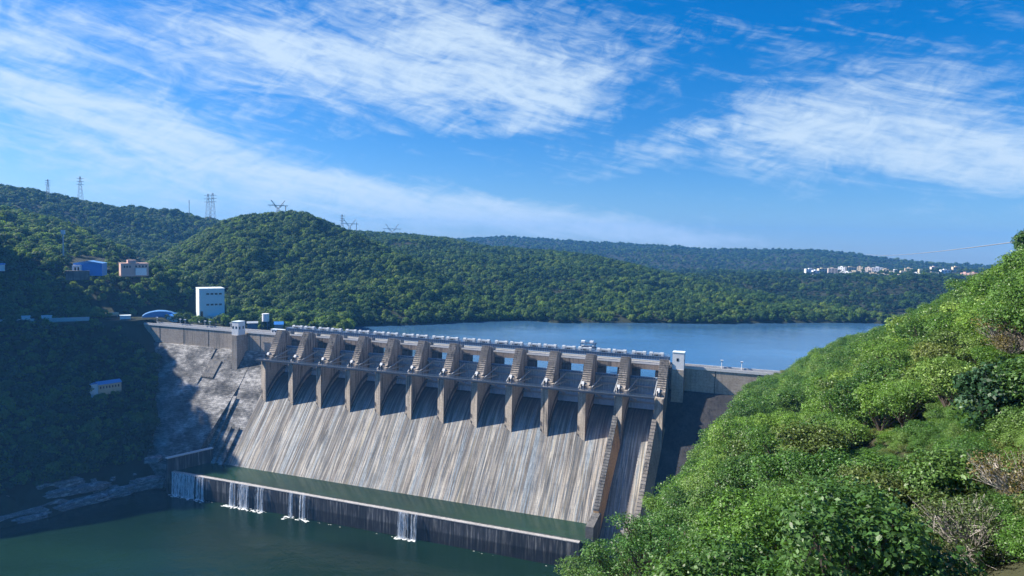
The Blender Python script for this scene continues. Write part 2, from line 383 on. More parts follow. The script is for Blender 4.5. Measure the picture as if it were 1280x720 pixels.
BL = [(600, 95, 8.5, 3.6, -8, .85), (430, 85, 8, 2.4, -10, .6), (700, 110, 4.5, 4.2, 25, .6), (560, 25, 14, 3.0, -4, .6), (170, 55, 17, 3.0, -12, .62), (330, 45, 8, 2.5, -12, .45),
      (60, 120, 10, 2.4, -10, .5), (190, 158, 8.5, 1.5, -9, .85), (20, 50, 4, 1.6, -14, .5), (230, 222, 17, 1.5, -8, .75), (480, 246, 13, 1.4, -9, 1.15), (720, 278, 11, 1.2, -7, 1.15), (870, 296, 6, .8, -3, .6), (60, 250, 12, 1.2, -3, .35), (400, 280, 14, 1.0, -6, .45),
      (1130, 175, 12, 3.1, -10, .75), (980, 180, 6, 2.2, 6, .55), (1230, 205, 9, 1.9, -9, .7), (1120, 95, 14, 3.2, -6, .42), (840, 172, 6, .9, 14, .6), (790, 208, 3.5, .7, 8, .6), (1000, 30, 10, 2, 0, .15), (640, 160, 4, .5, 4, .5)]
cov = None
for b in BL:
    g = blob(*b); cov = g if cov is None else wm('ADD', cov, g)
cov = wm('MINIMUM', cov, 1.15)
n1 = cloud_noise(11, 2.8, -9, 9, .58, 1.6); n2 = cloud_noise(4.2, .75, -12, 6, .56, 1.2, 5.); n3 = cloud_noise(3.0, 1.6, 14, 8, .6, 1.6, 9.)
n4 = cloud_noise(7.5, .5, -14, 5, .55, 1.0, 3.)
nz = wm('ADD', wm('ADD', wm('MULTIPLY', n1, .46), wm('MULTIPLY', n2, .16)), wm('ADD', wm('MULTIPLY', n3, .26), wm('MULTIPLY', n4, .12)))
den = wm('SUBTRACT', wm('ADD', wm('MULTIPLY', nz, 1.7), wm('MULTIPLY', cov, .46)), .97)
al = wn('MapRange', interpolation_type='SMOOTHSTEP'); al.inputs['From Min'].default_value = -.06; al.inputs['From Max'].default_value = .52
wt.links.new(den, al.inputs['Value'])
clc = wm('MULTIPLY', al.outputs[0], .86)
cmx = wn('Mix', data_type='RGBA'); wt.links.new(clc, cmx.inputs['Factor']); wt.links.new(hs.outputs[0], cmx.inputs['A']); cmx.inputs['B'].default_value = (4.2, 5.1, 5.9, 1)
bg = wn('Background'); bg.inputs[1].default_value = .084; wo = wn('OutputWorld')
wt.links.new(cmx.outputs['Result'], bg.inputs[0]); wt.links.new(bg.outputs[0], wo.inputs[0])

scene.view_settings.view_transform = 'Standard'; scene.view_settings.look = 'None'; scene.view_settings.gamma = 1; scene.view_settings.exposure = 1.05
scene.view_settings.use_curve_mapping = False
scene.cycles.use_denoising = True; scene.cycles.max_bounces = 6; scene.cycles.diffuse_bounces = 3; scene.cycles.transparent_max_bounces = 12; scene.cycles.volume_bounces = 0
scene.cycles.use_adaptive_sampling = True; scene.cycles.adaptive_threshold = .02

# ================================================================== dam
dam = thing('gravity_dam', 'long grey concrete gravity dam with twelve gates, streaked spillway and stained masonry flank', 'dam', DO, -AZ)
CH = lambda s: -45.26 - (s - 18.18)*1.282                     # straight spillway face
def ogee():
    p = [(s, -29.8 - (s + 6)**2/37.72) for s in np.linspace(-6, 18.18, 15)]
    return [(-14, -100), (-14, -40), (-10.5, -32.2), (-8.5, -30.4)] + p + [(52, CH(52)), (52, -100)]
b = MB(); b.prism(ogee(), -4, 263.2); o = b.build('spillway', M['chute'], dam)
me = o.data
slope = [(-14, -100), (-14, -16.0), (-3.2, -17.9), (14.3, CH(14.3)), (56, CH(56)), (56, -100)]
MB().prism([(-14, -100), (-14, -17), (-3.2, -17.9), (52, CH(52)), (52, -100)], -24.5, -4.02).build('plain_glacis', M['masonry'], dam)
MB().prism([(-14, -100), (-14, -17), (-3.2, -17.85), (13.5, CH(13.5)+.4), (61, -84.5), (61, -100)], -190, -24.52).build('masonry_face', M['masonry'], dam)
MB().prism([(-14, -100), (-14, -17), (-3.2, -17.85), (45, CH(45)+.4), (45, -100)], 266.4, 392).build('side_face', M['algae_shade'], dam)
# raised ribs near the foot of the plain part
for u, s0, s1 in ((-15.0, 33, 50), (-8.6, 33, 50), (-22.5, 20, 51)):
    MB().prism([(s0, CH(s0)-.3), (s0, CH(s0)+2.6), (s1, CH(s1)+2.6), (s1, CH(s1)-.3)], u-1.6, u+1.2).build('flow_rib', M['masonry'], dam)
# dark panel added in place of the shadow in a flank recess
MB().prism([(3.5, -25.9), (3.5, -24.9), (12.2, -36.0), (12.2, -37.0)], -60.0, -49.5).build('shadow_panel', M['stain'], dam)
MB().prism([(-2.8, -18.4), (-2.8, -17.3), (16.5, -41.2), (16.5, -43.2)], -62.4, -60.02).build('raised_kerb', M['masonry'], dam)
# upper walls left and right
def wall(u0, u1, name='parapet_wall', zb=-17.95): 
    MB().prism([(-5, zb), (-5, -4.6), (-13.6, -4.6), (-13.6, zb)], u0, u1).build('crest_wall', M['wall'], dam)
    MB().prism([(-4.6, -4.9), (-4.6, -3.3), (-5.2, -3.3), (-5.2, -4.9)], u0, u1).build('parapet', M['parapet'], dam)
    MB().prism([(-13.4, -4.62), (-13.4, -3.4), (-13.9, -3.4), (-13.9, -4.62)], u0, u1).build('parapet', M['parapet'], dam)
    MB().prism([(-5.3, -4.62), (-5.3, -4.5), (-13.3, -4.5), (-13.3, -4.62)], u0, u1).build('crest_road', M['asphalt'], dam)
    u = u0 + 2.6
    while u < u1:
        MB().box(u-.16, u+.16, 4.9, 5.02, zb, -4.95).build('wall_joint', M['dark'], dam); u += 23.6
wall(-190, -2.4); wall(266.8, 392)
# towers' shafts
MB().prism([(6.2, -25.5), (6.2, -5.4), (-4.98, -5.4), (-4.98, -17.9), (-3, -17.9), (6.2, -29.9)], -37.5, -33.3).build('tower_shaft', M['wall'], dam)
MB().prism([(1.2, -25.0), (1.2, -4.8), (-4.98, -4.8), (-4.98, -17.9), (-3, -18.2)], 269.6, 276.2).build('tower_shaft', M['wall'], dam)

PU = [22.2*i for i in range(13)]; PU[11] = 242.8; PU[12] = 265.2
def pier_mesh(u):
    b = MB()
    b.prism([(-6, -2.4), (-2.6, -.35), (.8, 0), (2.2, -2.2), (10.6, -15.6), (12.6, -16.0), (12.7, -18.5), (18.18, -18.5), (18.18, -47.5), (8, -37.), (-6, -33), (-16, -33), (-16, -4.6), (-6, -4.6)], u-2.5, u+2.5)
    b.v = [((x, y - (1.3 if x > u else -.7), z) if y < -18.1 else (x, y, z)) for x, y, z in b.v]
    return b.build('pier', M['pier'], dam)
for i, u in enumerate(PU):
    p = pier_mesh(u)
    # stepped stair down the sloping edge
    poly = [(.3, .25)]; n = 13
    for k in range(n):
        s0 = .9 + (10.0-.9)*k/n; z0 = .35 - 15.6*k/n; s1 = .9 + (10.0-.9)*(k+1)/n
        poly += [(s1, z0), (s1, z0 - 15.6/n)]
    poly += [(10.0, -16.2), (.3, -2)]
    MB().prism(poly, u-2.46, u+2.46).build('stair', M['stair'], p)
    MB().prism([(10.3, -14.6), (11.6, -14.2), (14.2, -17.4), (14.2, -18.48), (12.0, -18.48)], u-2.1, u-.5).build('trunnion_block', M['parapet'], p)
    b = MB(); b.box(u+2.5, u+4.1, -15.4, -12.6, -19.4, -16.6)
    if i < 12: b.build('trunnion_bracket', M['wall'], p)
    b = MB(); b.box(u-1.7, u-1.1, -14.8, -13.6, -18.48, -15.4); b.box(u+.4, u+.9, -15.6, -15.1, -18.48, -15.2); b.build('pedestal', M['dark'], p)
    # vertical groove on the cheek and buttress blocks at the gate slot
    MB().box(u+2.49, u+2.62, 2.6, 3.0, -30, -2.3).build('slot_joint', M['dark'], p)
    for sgn in (-1, 1):
        if (i == 0 and sgn < 0) or (i == 12 and sgn > 0): continue
        x0, x1 = (u+2.51, u+6.6) if sgn > 0 else (u-6.2, u-2.51)
        MB().prism([(-8.2, -32), (-8.2, -9.2), (-9.6, -7.6), (-15.5, -7.6), (-15.5, -32)], x0, x1).build('slot_buttress', M['stain'], p)
# long divide wall and end training wall down the face
def run_wall(s0, s1, ul, ur, ub, h0, h1, name, m, cap):        # ul/ur/ub: left top, right top, right base at (upper, lower) end
    v = []
    for s_, k, h in ((s0, 0, h0), (s1, 1, h1)):
        c = CH(s_); v += [(ul[k], -s_, c-2), (ub[k], -s_, c-2), (ur[k], -s_, c+h), (ul[k], -s_, c+h)]
    o = MB().add(v, [(0,1,2,3),(7,6,5,4),(0,4,5,1),(1,5,6,2),(2,6,7,3),(3,7,4,0)]).build(name, m, dam)
    n = 34; b = MB()
    for k in range(n):
        t0, t1 = k/n, (k+1)/n; a0, a1 = s0+(s1-s0)*t0, s0+(s1-s0)*t1; h = h0+(h1-h0)*(t0+t1)/2 + .8; tm = (t0+t1)/2
        b.prism([(a0, CH(a0)+h), (a1, CH(a1)+h+.35), (a1, CH(a1)+h-.9), (a0, CH(a0)+h-1.1)], ul[0]+(ul[1]-ul[0])*tm-.05, ur[0]+(ur[1]-ur[0])*tm+.1)
    b.build('wall_coping', cap, o); return o
run_wall(15.5, 50, (240.2, 237.6), (243.0, 240.6), (245.6, 241.4), 13.5, 12, 'divide_wall', M['ochre'], M['stain'])
run_wall(12.0, 52, (262.4, 259.2), (264.8, 261.8), (268.8, 265.0), 14, 12, 'training_wall', M['wall'], M['stair'])
MB().prism([(47, -90), (47, -76.5), (49, -75.0), (65.5, -76.5), (65.5, -90)], 237.4, 241.4).build('end_block', M['stain'], dam)

# radial gates
for i in range(12):
    u0, u1 = PU[i]+2.52, PU[i+1]-2.52; TS, TZ, RR = 14., -18.2, 18.4
    def skin(th, r=RR): return (TS - r*math.cos(th), TZ + r*math.sin(th))
    ths = np.linspace(R(-38), R(22.5), 12)
    pts = [skin(t) for t in ths]; inner = [skin(t, RR+.25) for t in ths][::-1]
    b = MB()
    for k in range(11): b.prism([pts[k], pts[k+1], inner[10-k], inner[11-k]], u0, u1)
    g = b.build('radial_gate', M['gate'], dam)
    b = MB(); nr = 11
    for k in range(nr):                                       # vertical ribs
        u = u0 + .5 + (u1-u0-1)*k/(nr-1)
        for a in range(0, 11): b.prism([skin(ths[a], RR-.75), skin(ths[a+1], RR-.75), skin(ths[a+1], RR-.02), skin(ths[a], RR-.02)], u-.12, u+.12)
    b.build('rib', M['gate'], g)
    for t in (R(19), R(4), R(-12), R(-27)):
        a, c = skin(t, RR-1.5), skin(t, RR-.76)
        MB().prism([(a[0], a[1]-.45), (a[0], a[1]+.45), (c[0], c[1]+.45), (c[0], c[1]-.45)], u0+.1, u1-.1).build('girder', M['steel'], g)
    b = MB()
    for k in range(14):                                       # brackets below the top edge
        u = u0+.8+(u1-u0-1.6)*k/13; a = skin(R(22), RR-.8)
        b.prism([(a[0]-.5, a[1]), (a[0]+.9, a[1]), (a[0]-.5, a[1]-1.6)], u-.22, u+.22)
    b.build('bracket', M['blue_steel'], g)
    for sd in (-1, 1):
        ub, ug = (u0+1.0, u0+4.4) if sd < 0 else (u1-.8, u1-1.4)
        for t in (R(18.5), R(1), R(-25)):
            c = skin(t, RR-1.1); MB().bar((ub, -TS, TZ), (ug, -c[0], c[1]), .55, .7).build('gate_arm', M['steel'], g)
        c1, c2 = skin(R(18.5), RR*.55), skin(R(1), RR*.55); q = .45
        MB().bar((ub+(ug-ub)*q, -(TS-RR*.45*math.cos(R(18.5))), TZ+RR*.45*math.sin(R(18.5))), (ub+(ug-ub)*q, -(TS-RR*.45), TZ), .3).build('arm_brace', M['steel'], g)
    # bridge girder and road deck of this bay
    MB().prism([(-7, -7.6), (-7, -4.5), (-15.6, -4.5), (-15.6, -5.6), (-8.2, -5.8), (-8.2, -7.6)], u0, u1).build('bridge_beam', M['beam'], dam)
MB().prism([(-6.9, -4.48), (-6.9, -3.6), (-7.3, -3.6), (-7.3, -4.36), (-15.2, -4.36), (-15.2, -3.3), (-15.6, -3.3), (-15.6, -4.48)], -2.4, 266.6).build('road_deck', M['parapet'], dam)

# hoist bridge with the hoist machinery
hb = MB()
for z0, z1, s in ((-1.9, .25, -9.0), (-1.9, .25, -12.6)): hb.prism([(s, z0), (s, z1), (s-.35, z1), (s-.35, z0)], -3, 266.8)
hb.prism([(-8.6, .25), (-8.6, .4), (-13.4, .4), (-13.4, .25)], -3, 266.8)
hoist = hb.build('hoist_bridge', M['blue_steel'], dam)
b = MB()
u = -3
while u < 266: b.box(u, u+.18, 8.84, 8.99, -1.9, .25); u += 1.5
b.build('stiffener', M['steel'], hoist)
for u in PU: MB().box(u-1.2, u+1.2, 8.7, 13.2, -4.3, -1.92).build('trestle', M['steel'], hoist)
b = MB()
for s in (-8.7, -13.3):
    b.prism([(s, 1.35), (s, 1.43), (s-.08, 1.43), (s-.08, 1.35)], -3, 266.8)
    u = -3
    while u < 266.8: b.box(u, u+.07, -s, -s+.07, .4, 1.4); u += 2.2
b.build('railing', M['pale_steel'], hoist)
for i in range(12):
    for k in range(2):
        uc = PU[i] + (PU[i+1]-PU[i])*(.27 + .46*k); L = 3.9
        b = MB(); b.box(uc-L, uc+L, 9.6, 12.4, .41, 2.0)
        for e in (-1, 1):                                     # rounded drum covers at both ends
            a = [(math.cos(math.pi*q/8)*1.5, math.sin(math.pi*q/8)*1.35) for q in range(9)]
            poly = [(-11+x, 1.2+z) for x, z in a] + [(-12.5, .42), (-9.5, .42)]
            b.prism(poly, uc+e*(L-.75)-.95, uc+e*(L-.75)+.95)
        h = b.build('hoist_unit', M['pale_steel'], hoist)
        b = MB(); b.box(uc-1.2, uc+1.2, 9.45, 9.6, .5, 1.35); b.box(uc-2.4, uc-1.9, 9.45, 9.6, .5, 1.25); b.box(uc+1.9, uc+2.4, 9.45, 9.6, .5, 1.25); b.build('opening', M['dark'], h)

# service walkway on the pier noses
b = MB(); b.box(-5, 263, -20.6, -18.3, -18.4, -18.05)
wk = b.build('walkway', M['walk'], dam)
b = MB()
for y in (-20.6, -18.4):
    for z in (-17.55, -17.0): b.box(-5, 263, y, y+.09, z, z+.09)
    u = -5
    while u < 263: b.box(u, u+.09, y, y+.09, -18.05, -16.95); u += 1.85
b.build('handrail', M['blue_steel'], wk)
b = MB()
for y in (-20.75,): b.box(-5, 263, y, y+.16, -18.9, -18.05)
b.build('edge_beam', M['walk'], wk)

# low weir below the toe, its flank wall and its waterfalls
weir = dam_thing('weir', 'low dark stained weir wall with pale top edge closing the pool under the spillway', 'weir', 0, 72.4, -96.3)
b = MB(); b.prism([(0, -6), (0, 13.4), (-.2, 13.85), (-3.2, 13.85), (-3.2, -6)], -25.5, 236); b.build('weir_wall', M['weir'], weir)
MB().prism([(.12, 13.5), (.12, 13.92), (-2.2, 13.92), (-2.2, 13.86)], -25.5, 236).build('crest_sill', M['sill'], weir)
fl = dam_thing('flank_wall', 'grey retaining wall with pale top running back from the left end of the weir', 'wall', -28, 72, -96.3)
def oblique(a, c, z0, z1, th, name, m, par):                 # a wall between two dam-plan points relative to (u0, s0)
    a, c = np.array(a, float), np.array(c, float); d = (c-a)/np.linalg.norm(c-a); n = np.array([-d[1], d[0]])*th/2
    q = [a+n, c+n, c-n, a-n]; v = [(x, -y, z0) for x, y in q] + [(x, -y, z1) for x, y in q]
    return MB().add(v, [(3,2,1,0),(4,5,6,7),(0,1,5,4),(1,2,6,5),(2,3,7,6),(3,0,4,7)]).build(name, m, par)
oblique((0, 1.5), (9.6, -26), -6, 22.3, 2.2, 'wall_body', M['weir'], fl); oblique((-.1, 1.8), (9.7, -26.2), 22.3, 22.9, 2.7, 'wall_top', M['parapet'], fl)

def fall(u0, u1, label, dense=1.0):
    t = dam_thing('waterfall', label, 'waterfall', (u0+u1)/2, 72.9, -96.3, 'waterfalls over the weir'); hw = (u1-u0)/2
    b = MB(); n = max(2, int((u1-u0)*2.3*dense))
    for k in range(n):
        u = random.uniform(-hw, hw); wd = random.choice([.15, .25, .4, .6, .9])*random.uniform(.8, 1.2); off = random.uniform(.25, .9); zb = -.05 if random.random() < .75 else random.uniform(1, 8)
        vs, fs = [], []
        for q in range(9):
            h = q/8; z = 14.1 + (zb-14.1)*h; s = off*(1.6*math.sqrt(h)) + .02; wq = wd*(1+.5*h)*(1 if q < 8 or zb > 0 else 1.3)
            vs += [(u-wq/2, -s, z), (u, -s-.18, z), (u+wq/2, -s, z)]
        for q in range(8):
            for e in range(2): fs.append((q*3+e, q*3+e+1, q*3+e+4, q*3+e+3))
        b.add(vs, fs)
    b.build('water_veil', M['fall'], t, True)
    b = MB()
    for k in range(int(8+(u1-u0)*3)):
        x, y = random.uniform(-hw-1, hw+1), random.gauss(-1.8, 1.0); r = random.uniform(.2, .9)
        m = [(x+r*math.cos(a)*random.uniform(.7, 1.6), y+r*.6*math.sin(a)*random.uniform(.7, 1.2), .03) for a in np.linspace(0, 2*math.pi, 9)[:-1]]
        b.add(m + [(x, y, .1)], [(q, (q+1) % 8, 8) for q in range(8)])
    b.build('foam', M['foam'], t, True)
def wu(x, y): 
    d = ray(x, y); t = (DO[2]-H0 - 82.45)/d[2]; return float((d*t + np.array([0, 0, H0]) - DO) @ DA)
fall(wu(214, 591), wu(257, 597), 'widest white waterfall, at the left end of the weir', 1.5)
fall(wu(286, 601), wu(297, 603), 'narrow veil of water second from the left end of the weir')
fall(wu(300, 604), wu(315, 606), 'thin white waterfall third from the left end of the weir', 1.1)
fall(wu(320, 607), wu(333, 609), 'broken veil of water fourth from the left end of the weir')
fall(wu(363, 614), wu(368, 616), 'thinnest ribbon of falling water near the middle of the weir', 1.6)
fall(wu(378, 617), wu(389, 619), 'faint veil of water just right of the thinnest ribbon')
fall(wu(497, 640), wu(522, 644), 'white waterfall standing alone towards the right of the weir', 1.5)
b = MB()
for k in range(45):
    x, y = random.choice([random.uniform(-24, 100), random.uniform(-24, 225)]), random.gauss(-1.2, .5); r = random.uniform(.1, .35)
    m = [(x+r*1.6*math.cos(a), y+r*.5*math.sin(a), .028) for a in np.linspace(0, 2*math.pi, 7)[:-1]]; b.add(m, [tuple(range(6))])
fo = b.build('foam', M['foam']); fo.location = tuple(dam_pt(0, 72.9, -96.3)); fo.rotation_euler.z = -AZ; tag(fo, 'flecks of white foam along the foot of the weir', 'foam', kind='stuff')

# water
def poly_sheet(name, pts, z, m, kind='structure'):
    me = bpy.data.meshes.new(name); me.from_pydata([(p[0], p[1], z) for p in pts], [], [tuple(range(len(pts)))]); me.update()
    if me.polygons[0].normal.z < 0: me.flip_normals()
    me.materials.append(m); o = bpy.data.objects.new(name, me); C.objects.link(o); o['kind'] = kind; return o
poly_sheet('lake', [dam_pt(-400, -12.5, 0), dam_pt(1600, -12.5, 0), dam_pt(1600, -900, 0), dam_pt(-400, -900, 0)], LAKE, M['lake'])
poly_sheet('river', [dam_pt(-500, 71, 0), dam_pt(600, 71, 0), dam_pt(600, 900, 0), dam_pt(-500, 900, 0)], 0.0, M['tail'])
poly_sheet('pool', [dam_pt(-26, 46, 0), dam_pt(240, 46, 0), dam_pt(240, 71, 0), dam_pt(-26, 71, 0)], H0-66.014-82.75, M['pool'])
g = poly_sheet('ground', [(6000*math.cos(a), 6000*math.sin(a)) for a in np.linspace(0, 2*math.pi, 49)[:-1]], -14, M['ground'])

# ================================================================== terrain: lofted hills
def loft(cols, n, m, power=None):
    """cols: list of (px, [(D, z), ...]) near to far, same row count; smooth interpolation both ways."""
    px = np.array([c[0] for c in cols], float); rows = len(cols[0][1])
    A = np.array([c[1] for c in cols], float)                # (cols, rows, 2)
    xs = np.linspace(px[0], px[-1], n); B = np.empty((n, rows, 2))
    for r_ in range(rows):
        for k in range(2): B[:, r_, k] = pchip(px, A[:, r_, k], xs)
    tt = np.linspace(0, rows-1, m); out = np.empty((n, m, 2))
    for i in range(n):
        for k in range(2): out[i, :, k] = pchip(np.arange(rows), B[i, :, k], tt)
    P = np.empty((n, m, 3))
    for i, x in enumerate(xs):
        d = ray(x, 300); h = math.hypot(d[0], d[1]); P[i, :, 0] = d[0]/h*out[i, :, 0]; P[i, :, 1] = d[1]/h*out[i, :, 0]; P[i, :, 2] = out[i, :, 1]
    return P
def pchip(x, y, xs):
    x, y = np.asarray(x, float), np.asarray(y, float); h = np.diff(x); dl = np.diff(y)/h; d = np.zeros_like(y)
    for i in range(1, len(x)-1):
        if dl[i-1]*dl[i] > 0: d[i] = 2*dl[i-1]*dl[i]/(dl[i-1]+dl[i])
    d[0], d[-1] = dl[0], dl[-1]
    j = np.clip(np.searchsorted(x, xs)-1, 0, len(h)-1); t = (xs-x[j])/h[j]
    return y[j]*(1+2*t)*(1-t)**2 + d[j]*h[j]*t*(1-t)**2 + y[j+1]*t*t*(3-2*t) + d[j+1]*h[j]*t*t*(t-1)
def zz(px, py, D): return at(px, py, D)[2]
def rough(P, amp, size, fade=None):
    q = fbm(np.stack([P[..., 0]/size, P[..., 1]/size, np.full(P.shape[:2], 3.3)], -1), 5)*amp
    if fade is not None: q = q*fade
    P[..., 2] += q; return P
def ip(pairs, x): return float(np.interp(x, [p[0] for p in pairs], [p[1] for p in pairs]))
HILLS = {}

# far plateau
ra = [(-300,296),(500,298),(560,297),(640,295),(700,297),(760,302),(830,304),(880,308),(900,311),(960,311),(1020,311),(1060,314),(1090,320),(1130,325),(1180,328),(1240,330),(1500,334)]
cols = []
for px in range(-300, 1501, 60):
    y = ip(ra, px); zr = zz(px, y, 3000) - 11
    cols.append((px, [(1900, min(zr-40, 70)), (2300, zr-38), (2700, zr-14), (3000, zr), (3400, zr-25), (4200, zr-70)]))
P = rough(loft(cols, 150, 50), 9, 300); HILLS['far'] = P; sheet('far_plateau', P, M['soil'])['kind'] = 'structure'
# town plateau
rb = [(640,352),(800,346),(900,344),(1000,345),(1200,347),(1500,350)]
cols = []
for px in range(600, 1561, 60):
    ye = ip(rb, px); ze = zz(px, ye, 1350)
    cols.append((px, [(880, LAKE-6), (950, LAKE+1), (1130, LAKE+.35*(ze-LAKE)), (1350, ze-6), (1800, zz(px, 339.5, 1800)-4), (2300, zz(px, 337, 2300)-10)]))
P = loft(cols, 150, 60)
fd = np.interp(np.linspace(0, 5, 60), [0, 1, 2.2, 3, 5], [0, .3, 1, .4, .12])
P = rough(P, 16, 150, fd[None, :]); HILLS['town'] = P; sheet('town_plateau', P, M['soil'])['kind'] = 'structure'
# long hill across the lake
rc = [(380,285,1500),(500,293,1450),(560,298,1400),(620,308,1350),(700,317,1280),(760,324,1220),(800,333,1180),(860,348,1100),(930,363,1000),(1000,376,930),(1060,385,890),(1115,396,860),(1170,403,850),(1300,404.5,850)]
lk = [(300,640),(440,632),(520,643),(600,674),(655,696),(700,677),(900,731),(1090,833),(1300,840)]
rX = [q[0] for q in rc]
cols = []
for px in list(range(380, 1301, 40)):
    y = np.interp(px, rX, [q[1] for q in rc]); D = np.interp(px, rX, [q[2] for q in rc]); z = max(zz(px, y, D) - 5, LAKE-3); f = ip(lk, px); f = min(f, D-15)
    cols.append((px, [(f-12, LAKE-8), (f, LAKE+.3), (f+(D-f)*.35, LAKE+.5*(z-LAKE)), (D, z), (D+150, z-18), (D+420, z-70)]))
P = loft(cols, 170, 70); fd = np.interp(np.linspace(0, 5, 70), [0, 1, 1.8, 2.6, 3, 5], [0, .1, 1, .8, .25, .5])
P = rough(P, 8, 90, fd[None, :]); HILLS['long'] = P; sheet('lake_hill', P, M['soil'])['kind'] = 'structure'
# rounded middle hill
rd = [(170,345,930),(190,326,950),(215,312,950),(240,296,950),(270,281,950),(300,270,950),(340,266,950),(380,270,940),(430,287,920),(480,307,880),(520,327,840),(560,347,800),(600,367,755),(640,388,718),(672,403,706)]
cols = []
for px in range(170, 681, 15):
    y = np.interp(px, [q[0] for q in rd], [q[1] for q in rd]); D = np.interp(px, [q[0] for q in rd], [q[2] for q in rd]); z = max(zz(px, y, D)-6, LAKE-4); f = min(ip(lk, px), D-12)
    cols.append((px, [(f-14, LAKE-8), (f, LAKE+.3), (f+(D-f)*.45, LAKE+.55*(z-LAKE)), (D, z), (D+90, z-16), (D+300, z-80)]))
P = loft(cols, 130, 70); fd = np.interp(np.linspace(0, 5, 70), [0, 1, 1.8, 2.6, 3, 5], [0, .1, 1, .8, .25, .5])
P = rough(P, 9, 60, fd[None, :]); HILLS['mid'] = P; sheet('middle_hill', P, M['soil'])['kind'] = 'structure'
# high hill at the back left
re_ = [(-260,226),(0,235),(50,240),(100,245),(150,254),(200,264),(250,268),(300,272),(430,284)]
cols = []
for px in range(-260, 431, 30):
    z = zz(px, ip(re_, px), 1400)-7
    cols.append((px, [(900, zz(px, 350, 900)-25), (1020, zz(px, 332, 1020)), (1200, z-52), (1400, z), (1550, z-20), (1900, z-80)]))
P = rough(loft(cols, 130, 60), 9, 80); HILLS['back'] = P; sheet('back_hill', P, M['soil'])['kind'] = 'structure'
# left hill above the road, with the terrace of the blue shed
rf = [(-140,246,960),(0,262,930),(50,271,925),(100,286,910),(150,306,890),(200,335,840),(240,354,780),(270,374,720),(300,396,672),(350,407,655),(440,412,640)]
ter = [(-140,338),(0,339),(100,339),(190,343),(220,354),(240,363),(270,382),(300,399),(350,408),(440,413)]
road = [(-140,616),(0,612),(130,606),(190,604),(240,578),(290,556),(345,528),(440,500)]
cols = []
for px in list(range(-140, 441, 20)):
    y = np.interp(px, [q[0] for q in rf], [q[1] for q in rf]); D = np.interp(px, [q[0] for q in rf], [q[2] for q in rf]); z = zz(px, y, D)-5
    r0 = ip(road, px); tz = max(zz(px, ip(ter, px), 668), H0-70.5); z = max(z, tz-2); zr_ = H0-67 if px < 205 else H0-72
    cols.append((px, [(r0+2, zr_-7), (r0+5, zr_), (r0+(22 if px < 220 else 62), zr_), (max(660, r0+85), max(tz-1, zr_-4)), (690 if px < 240 else 672, max(tz+1.0, zr_-4)), (max(D, 700), z), (max(D, 700)+60, z-14), (max(D, 700)+220, z-60)]))
P = loft(cols, 130, 90); fd = np.interp(np.linspace(0, 7, 90), [0, 2, 2.5, 3, 4, 4.6, 7], [0, 0, .5, .1, .1, .8, 1])
P = rough(P, 5, 45, fd[None, :]); HILLS['left'] = P; sheet('left_hill', P, M['soil'])['kind'] = 'structure'
# gorge bank below the road
sh = [(-200,452),(0,458),(60,463),(130,480),(170,486),(205,498),(230,500)]
cols = []
for px in list(range(-200, 241, 10)):
    s = ip(sh, px); dz = -max(0, (px-192))*2.6
    cols.append((px, [(s-14, -8), (s, .5), (s+13, 12), (s+34, 30+dz*.5), (s+72, 58+dz), (s+112, H0-73+dz), (600, H0-67.2+dz), (607, H0-67.2+dz)]))
P = loft(cols, 120, 90); fd = np.interp(np.linspace(0, 7, 90), [0, 1, 2, 4.5, 6, 7], [.1, .3, 1, 1, .05, 0])
P = rough(P, 5, 22, fd[None, :]); HILLS['bank'] = P; sheet('river_bank', P, M['soil'])['kind'] = 'structure'
# spur of the gorge to the left, whose shadow falls over the bank and the end of the dam
pts = [(-408, 300, 30), (-432, 360, 118), (-450, 420, 194), (-460, 480, 240), (-462, 530, 238), (-462, 562, 212), (-490, 600, 172), (-540, 640, 150)]
G = np.empty((60, 26, 3))
px_ = np.array(pts, float); tq = np.linspace(0, len(pts)-1, 60)
rid = np.stack([pchip(np.arange(len(pts)), px_[:, k], tq) for k in range(3)], -1)
for j, q in enumerate(np.linspace(-1, 1, 26)):
    off = q*130; G[:, j, 0] = rid[:, 0] - 60*abs(q)*0 + off*.95; G[:, j, 1] = rid[:, 1] + off*.2
    G[:, j, 2] = rid[:, 2] - (np.sqrt(off*off + 36) - 6)*(3.3 if q > 0 else .75)
G = rough(G, 5, 30); HILLS['spur'] = G; sheet('gorge_spur', G, M['soil'])['kind'] = 'structure'

# right bank, running from below the viewpoint to the dam's right end: sight heights of the canopy, ground 3.5 m lower
RB = [ # px, [(py, D) near..ridge]
 (560, (1100,16),(900,28),(800,42),(745,66)), (640, (1100,16),(880,28),(770,44),(738,70)), (690, (1100,15),(850,27),(750,45),(712,74)), (730,(1100,15),(830,27),(740,46),(676,86)),
 (780,(1100,14),(810,26),(710,52),(642,104)), (830,(1100,14),(800,25),(680,58),(606,126)), (880,(1100,14),(780,25),(640,68),(556,175)),
 (910,(1100,14),(770,25),(610,74),(517,235)), (940,(1100,14),(760,25),(595,78),(494,300)), (985,(1100,14),(750,25),(570,82),(475,345)),
 (1020,(1100,14),(745,25),(555,84),(452,335)), (1060,(1100,13),(740,24),(540,82),(430,300)), (1120,(1100,13),(730,24),(520,76),(412,265)),
 (1200,(1100,12),(715,23),(500,66),(370,215)), (1280,(1100,12),(700,22),(480,56),(340,170)), (1380,(1100,11),(680,21),(450,48),(296,140)), (1560,(1100,10),(640,19),(400,40),(215,115))]
SHIFT = [(560, 150), (690, 118), (780, 74), (880, 46), (940, 14), (985, 0), (1600, 0)]
cols = []
